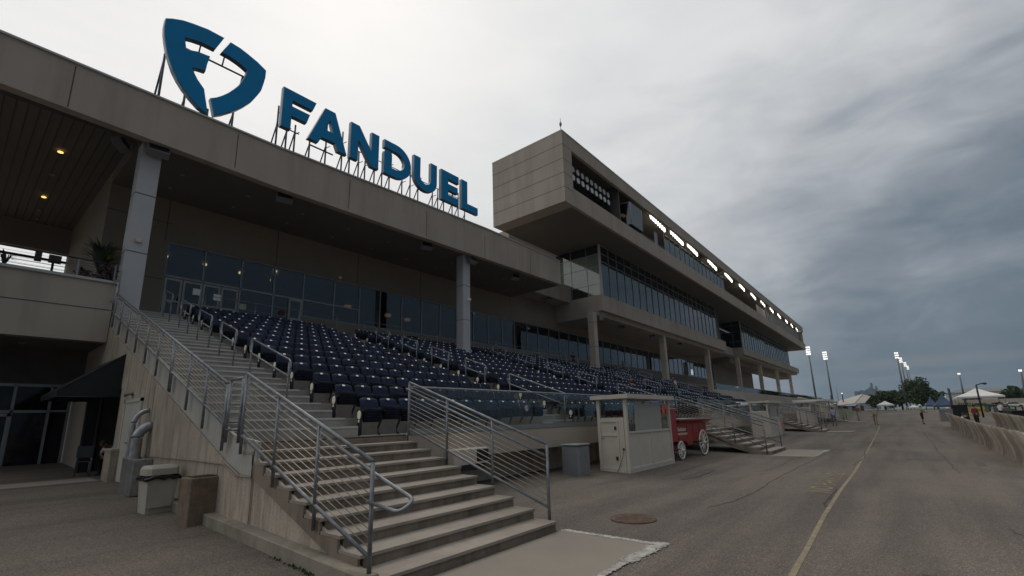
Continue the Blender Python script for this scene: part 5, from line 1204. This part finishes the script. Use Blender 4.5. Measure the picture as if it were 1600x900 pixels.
# ------------------------------------------------------------------ tents
def tent(x,y,w_,d_,eave,peak,mt,label,name='marquee'):
    z0=gz(x,y); T=empty(name,(x,y,z0),0,label,'tent'); e=eave-z0; p=peak-z0
    m=MB(); a,b_=d_/2,w_/2; rg=.25*w_
    V=[(-a,-b_,e),(a,-b_,e),(a,b_,e),(-a,b_,e)]; k=[(x_*.5,y_*.5,e+(p-e)*.42) for x_,y_,_ in V]
    m.add(V+k+[(0,0,p)],[(0,1,5,4),(1,2,6,5),(2,3,7,6),(3,0,4,7),(4,5,8),(5,6,8),(6,7,8),(7,4,8)]); m.build('roof',mt,T)
    m=MB(); vh=min(.28,.1*w_+.05)
    for s in (-1,1): m.box(-a,a,s*b_-.01,s*b_+.01,e-vh,e+.002); m.box(s*a-.01,s*a+.01,-b_,b_,e-vh,e+.002)
    m.build('valance',mt,T)
    for sx in(-1,1):
        for sy in(-1,1): m=MB(); m.tube([(sx*a*.97,sy*b_*.97,0),(sx*a*.97,sy*b_*.97,e)],.045,6); m.build('leg','galvanized',T)
tent(120,2.3,2.7,2.7,2.55,3.3,'tent_white','small white peaked tent on the grass in the centre background')
tent(120,-4.55,1.7,2.2,2.15,3.85,'tent_blue','blue peaked tent left of the other blue one','peaked_tent')
tent(110,-5.75,2.6,2.6,2.05,4.0,'tent_blue','larger blue peaked tent beside the dark banner post','peaked_tent')
tent(110,-10.2,5.6,6,3.35,4.75,'tent_white','big white marquee in the right background')
tent(118,-1.9,1.7,1.5,1.9,2.4,'tent_white','tiny white awning tent left of the blue tents')
# white posts / low furniture near tents
m=MB()
for i in range(8): y=1.0-.45*i; m.box(-.1,.1,y-.06,y+.06,0,.9 if i%2 else 1.3)
m.build('white_fence','tent_white',None,(124,-.6,1.3),label='row of low white posts under the trees behind the apron',cat='fence')
# ------------------------------------------------------------------ far buildings
T=empty('pitched_pavilion',(140,9.5,1.3),0,'low pavilion with tan pitched roof beyond the far booths','building')
m=MB(); Q=[(-5,5.0,1.0),(-3,-1.2,1.75),(9,-2.6,4.2),(8,4.8,1.9)]; m.add([(x,y,z) for x,y,z in Q]+[(x,y,z+.16) for x,y,z in Q],[(0,3,2,1),(4,5,6,7),(0,1,5,4),(1,2,6,5),(2,3,7,6),(3,0,4,7)]); m.build('roof','roof_tan',T)
m=MB(); Q=[(-3,-1.25,1.7),(9,-2.65,4.1),(9,-4.0,3.5),(1,-3.0,1.9)]; m.add([(x,y,z) for x,y,z in Q]+[(x,y,z+.12) for x,y,z in Q],[(0,3,2,1),(4,5,6,7),(0,1,5,4),(1,2,6,5),(2,3,7,6),(3,0,4,7)]); m.build('side_roof','roof_tan',T)
m=MB(); m.box(-2.5,8,-2.3,4.8,0,1.35); m.build('wall','brick_red',T)
m=MB()
for y in (-2.1,-.5,1.1,2.7): m.box(-2.6,-2.5,y,y+.8,.2,1.25)
m.each('window','white_clad',T)
m=MB(); m.prism([(112,9.2),(122,9.2),(122,13.5),(112,13.5)],'z',2.55,2.7); o=m.build('awning_roof','tent_white',None,label='flat white awning in front of the pitched pavilion',cat='canopy')
T=empty('white_hall',(350,-31,3.2),0,'long white clad hall behind the big marquee','building'); m=MB(); m.box(0,20,-12,11,-2.5,6.2); m.build('wall','white_clad',T)
m=MB(); m.add([(-1,-12.5,6.2),(-1,11.5,6.2),(-1,4,8.3),(-1,-11,8.0),(20,-12.5,6.2),(20,11.5,6.2),(20,4,8.3),(20,-11,8.0)],[(0,1,2,3),(7,6,5,4),(0,4,5,1),(1,5,6,2),(2,6,7,3),(3,7,4,0)]); m.build('roof','white_clad',T)
m=MB(); m.box(180,180.4,-60,-10.5,1.2,3.6); m.build('barrier_wall','tan_panel',None,label='long pale wall across the infield behind the marquee',cat='wall')
m=MB()
for i,y in enumerate((-14,-16.5,-19,-24.5,-27)):
    x=150; T=empty('parked_car',(x,y,gz(x,y)),1.57,('dark','dark','white','white','dark')[i]+' car parked beyond the track, %s from the left'%ORD[i],'car','cars parked beyond the track')
    mt='car_white' if i in(2,3) else 'car_dark'
    m=MB(); m.bbox(-1.9,1.9,-.8,.8,.25,.72,.12); m.prism([(-1.2,.70),(-.8,1.15),(.6,1.15),(1.15,.70)],'y',-.7,.7); m.build('body',mt,T)
    m=MB(); m.prism([(-1.05,.74),(-.75,1.10),(.55,1.10),(1.0,.74)],'y',-.715,.715); m.build('window','glass_mirror',T)
    for a in(-1.15,1.2):
        for s in(-1,1): m=MB(); m.disc((a,s*.75,.28),.28,.18,'y',14); m.build('wheel','tyre',T)
T=empty('yellow_barrier',(70,-5.9,gz(70,-6)),0,'small yellow barrier by the fence before the marquee','barrier'); m=MB(); m.box(-.05,.05,-.9,.6,.55,.85); m.box(-.05,.05,-.9,.6,.3,.42); m.each('board','yellow_plastic',T); m=MB(); m.box(-.2,.2,-.8,-.7,0,.9); m.box(-.2,.2,.4,.5,0,.9); m.each('leg','yellow_plastic',T)
rnd=random.Random(11)
def fartower(y,w_,h,i):
    T=MB(); T.box(-25,25,-w_/2,w_/2,0,h)
    if h>90: T.box(-8,8,-w_*.2,w_*.2,h,h*1.12)
    T.build('city_tower','far_tower',None,(1500,y,0),label='hazy blue high-rise on the skyline, %s from the left'%ORD[i],cat='high-rise',group='city towers on the horizon')
for i,(y,w_,h) in enumerate(((83,9,42),(73,6,44),(66,8,43),(60,6,46),(55,4,50),(51,3.5,60),(47,5,46),(42,3,52),(30,9,40),(24,6,38))): fartower(y-2,w_,h*1.05+4,i)
# telephone mast thin
T=empty('radio_mast',(400,33,1.3),0,'thin lattice mast on the horizon between the poles and skyline','mast'); m=MB(); m.tube([(0,0,0),(0,0,19)],[.25,.06],6); m.build('pole','pole_steel',T)
for i,(x,y,h) in enumerate(((250,38,10),(270,36,8.5),(140,13.0,4.0),(140,10.6,4.4))):
    T=empty('utility_pole',(x,y,1.3),0,('wooden utility pole, left of the pavilion','second utility pole left of the pavilion','lamp post left of the pavilion roof','lamp post before the pavilion roof')[i],'pole'); m=MB(); m.tube([(0,0,0),(0,0,h)],[.16,.1],6); m.build('pole','bark',T); m=MB()
    if i<2:
        for z in (h-.6,h-1.8): m.box(-.06,.06,-1.3,1.3,z,z+.12)
        m.build('cross_arm','bark',T)
    else: m.blob((0,0,h),.14,.14,.12); m.build('lamp','lamp_pole' if i==3 else 'bin_grey',T)
hz=MB(); hz.box(-90,2410,-2410,2410,-1,150); hm_=bpy.data.materials.new('haze'); hm_.use_nodes=True; t=hm_.node_tree; t.nodes.clear()
o_=nd(t,'ShaderNodeOutputMaterial'); pv=nd(t,'ShaderNodeVolumePrincipled',i={'Density':.00013,'Anisotropy':.0}); pv.inputs['Color'].default_value=(.62,.78,.95,1); t.links.new(pv.outputs[0],o_.inputs['Volume']); MT['haze']=hm_
hz.build('haze','haze',None,kind='stuff',label='thin blue haze filling the air towards the skyline')
print('seats',len(near),len(far))
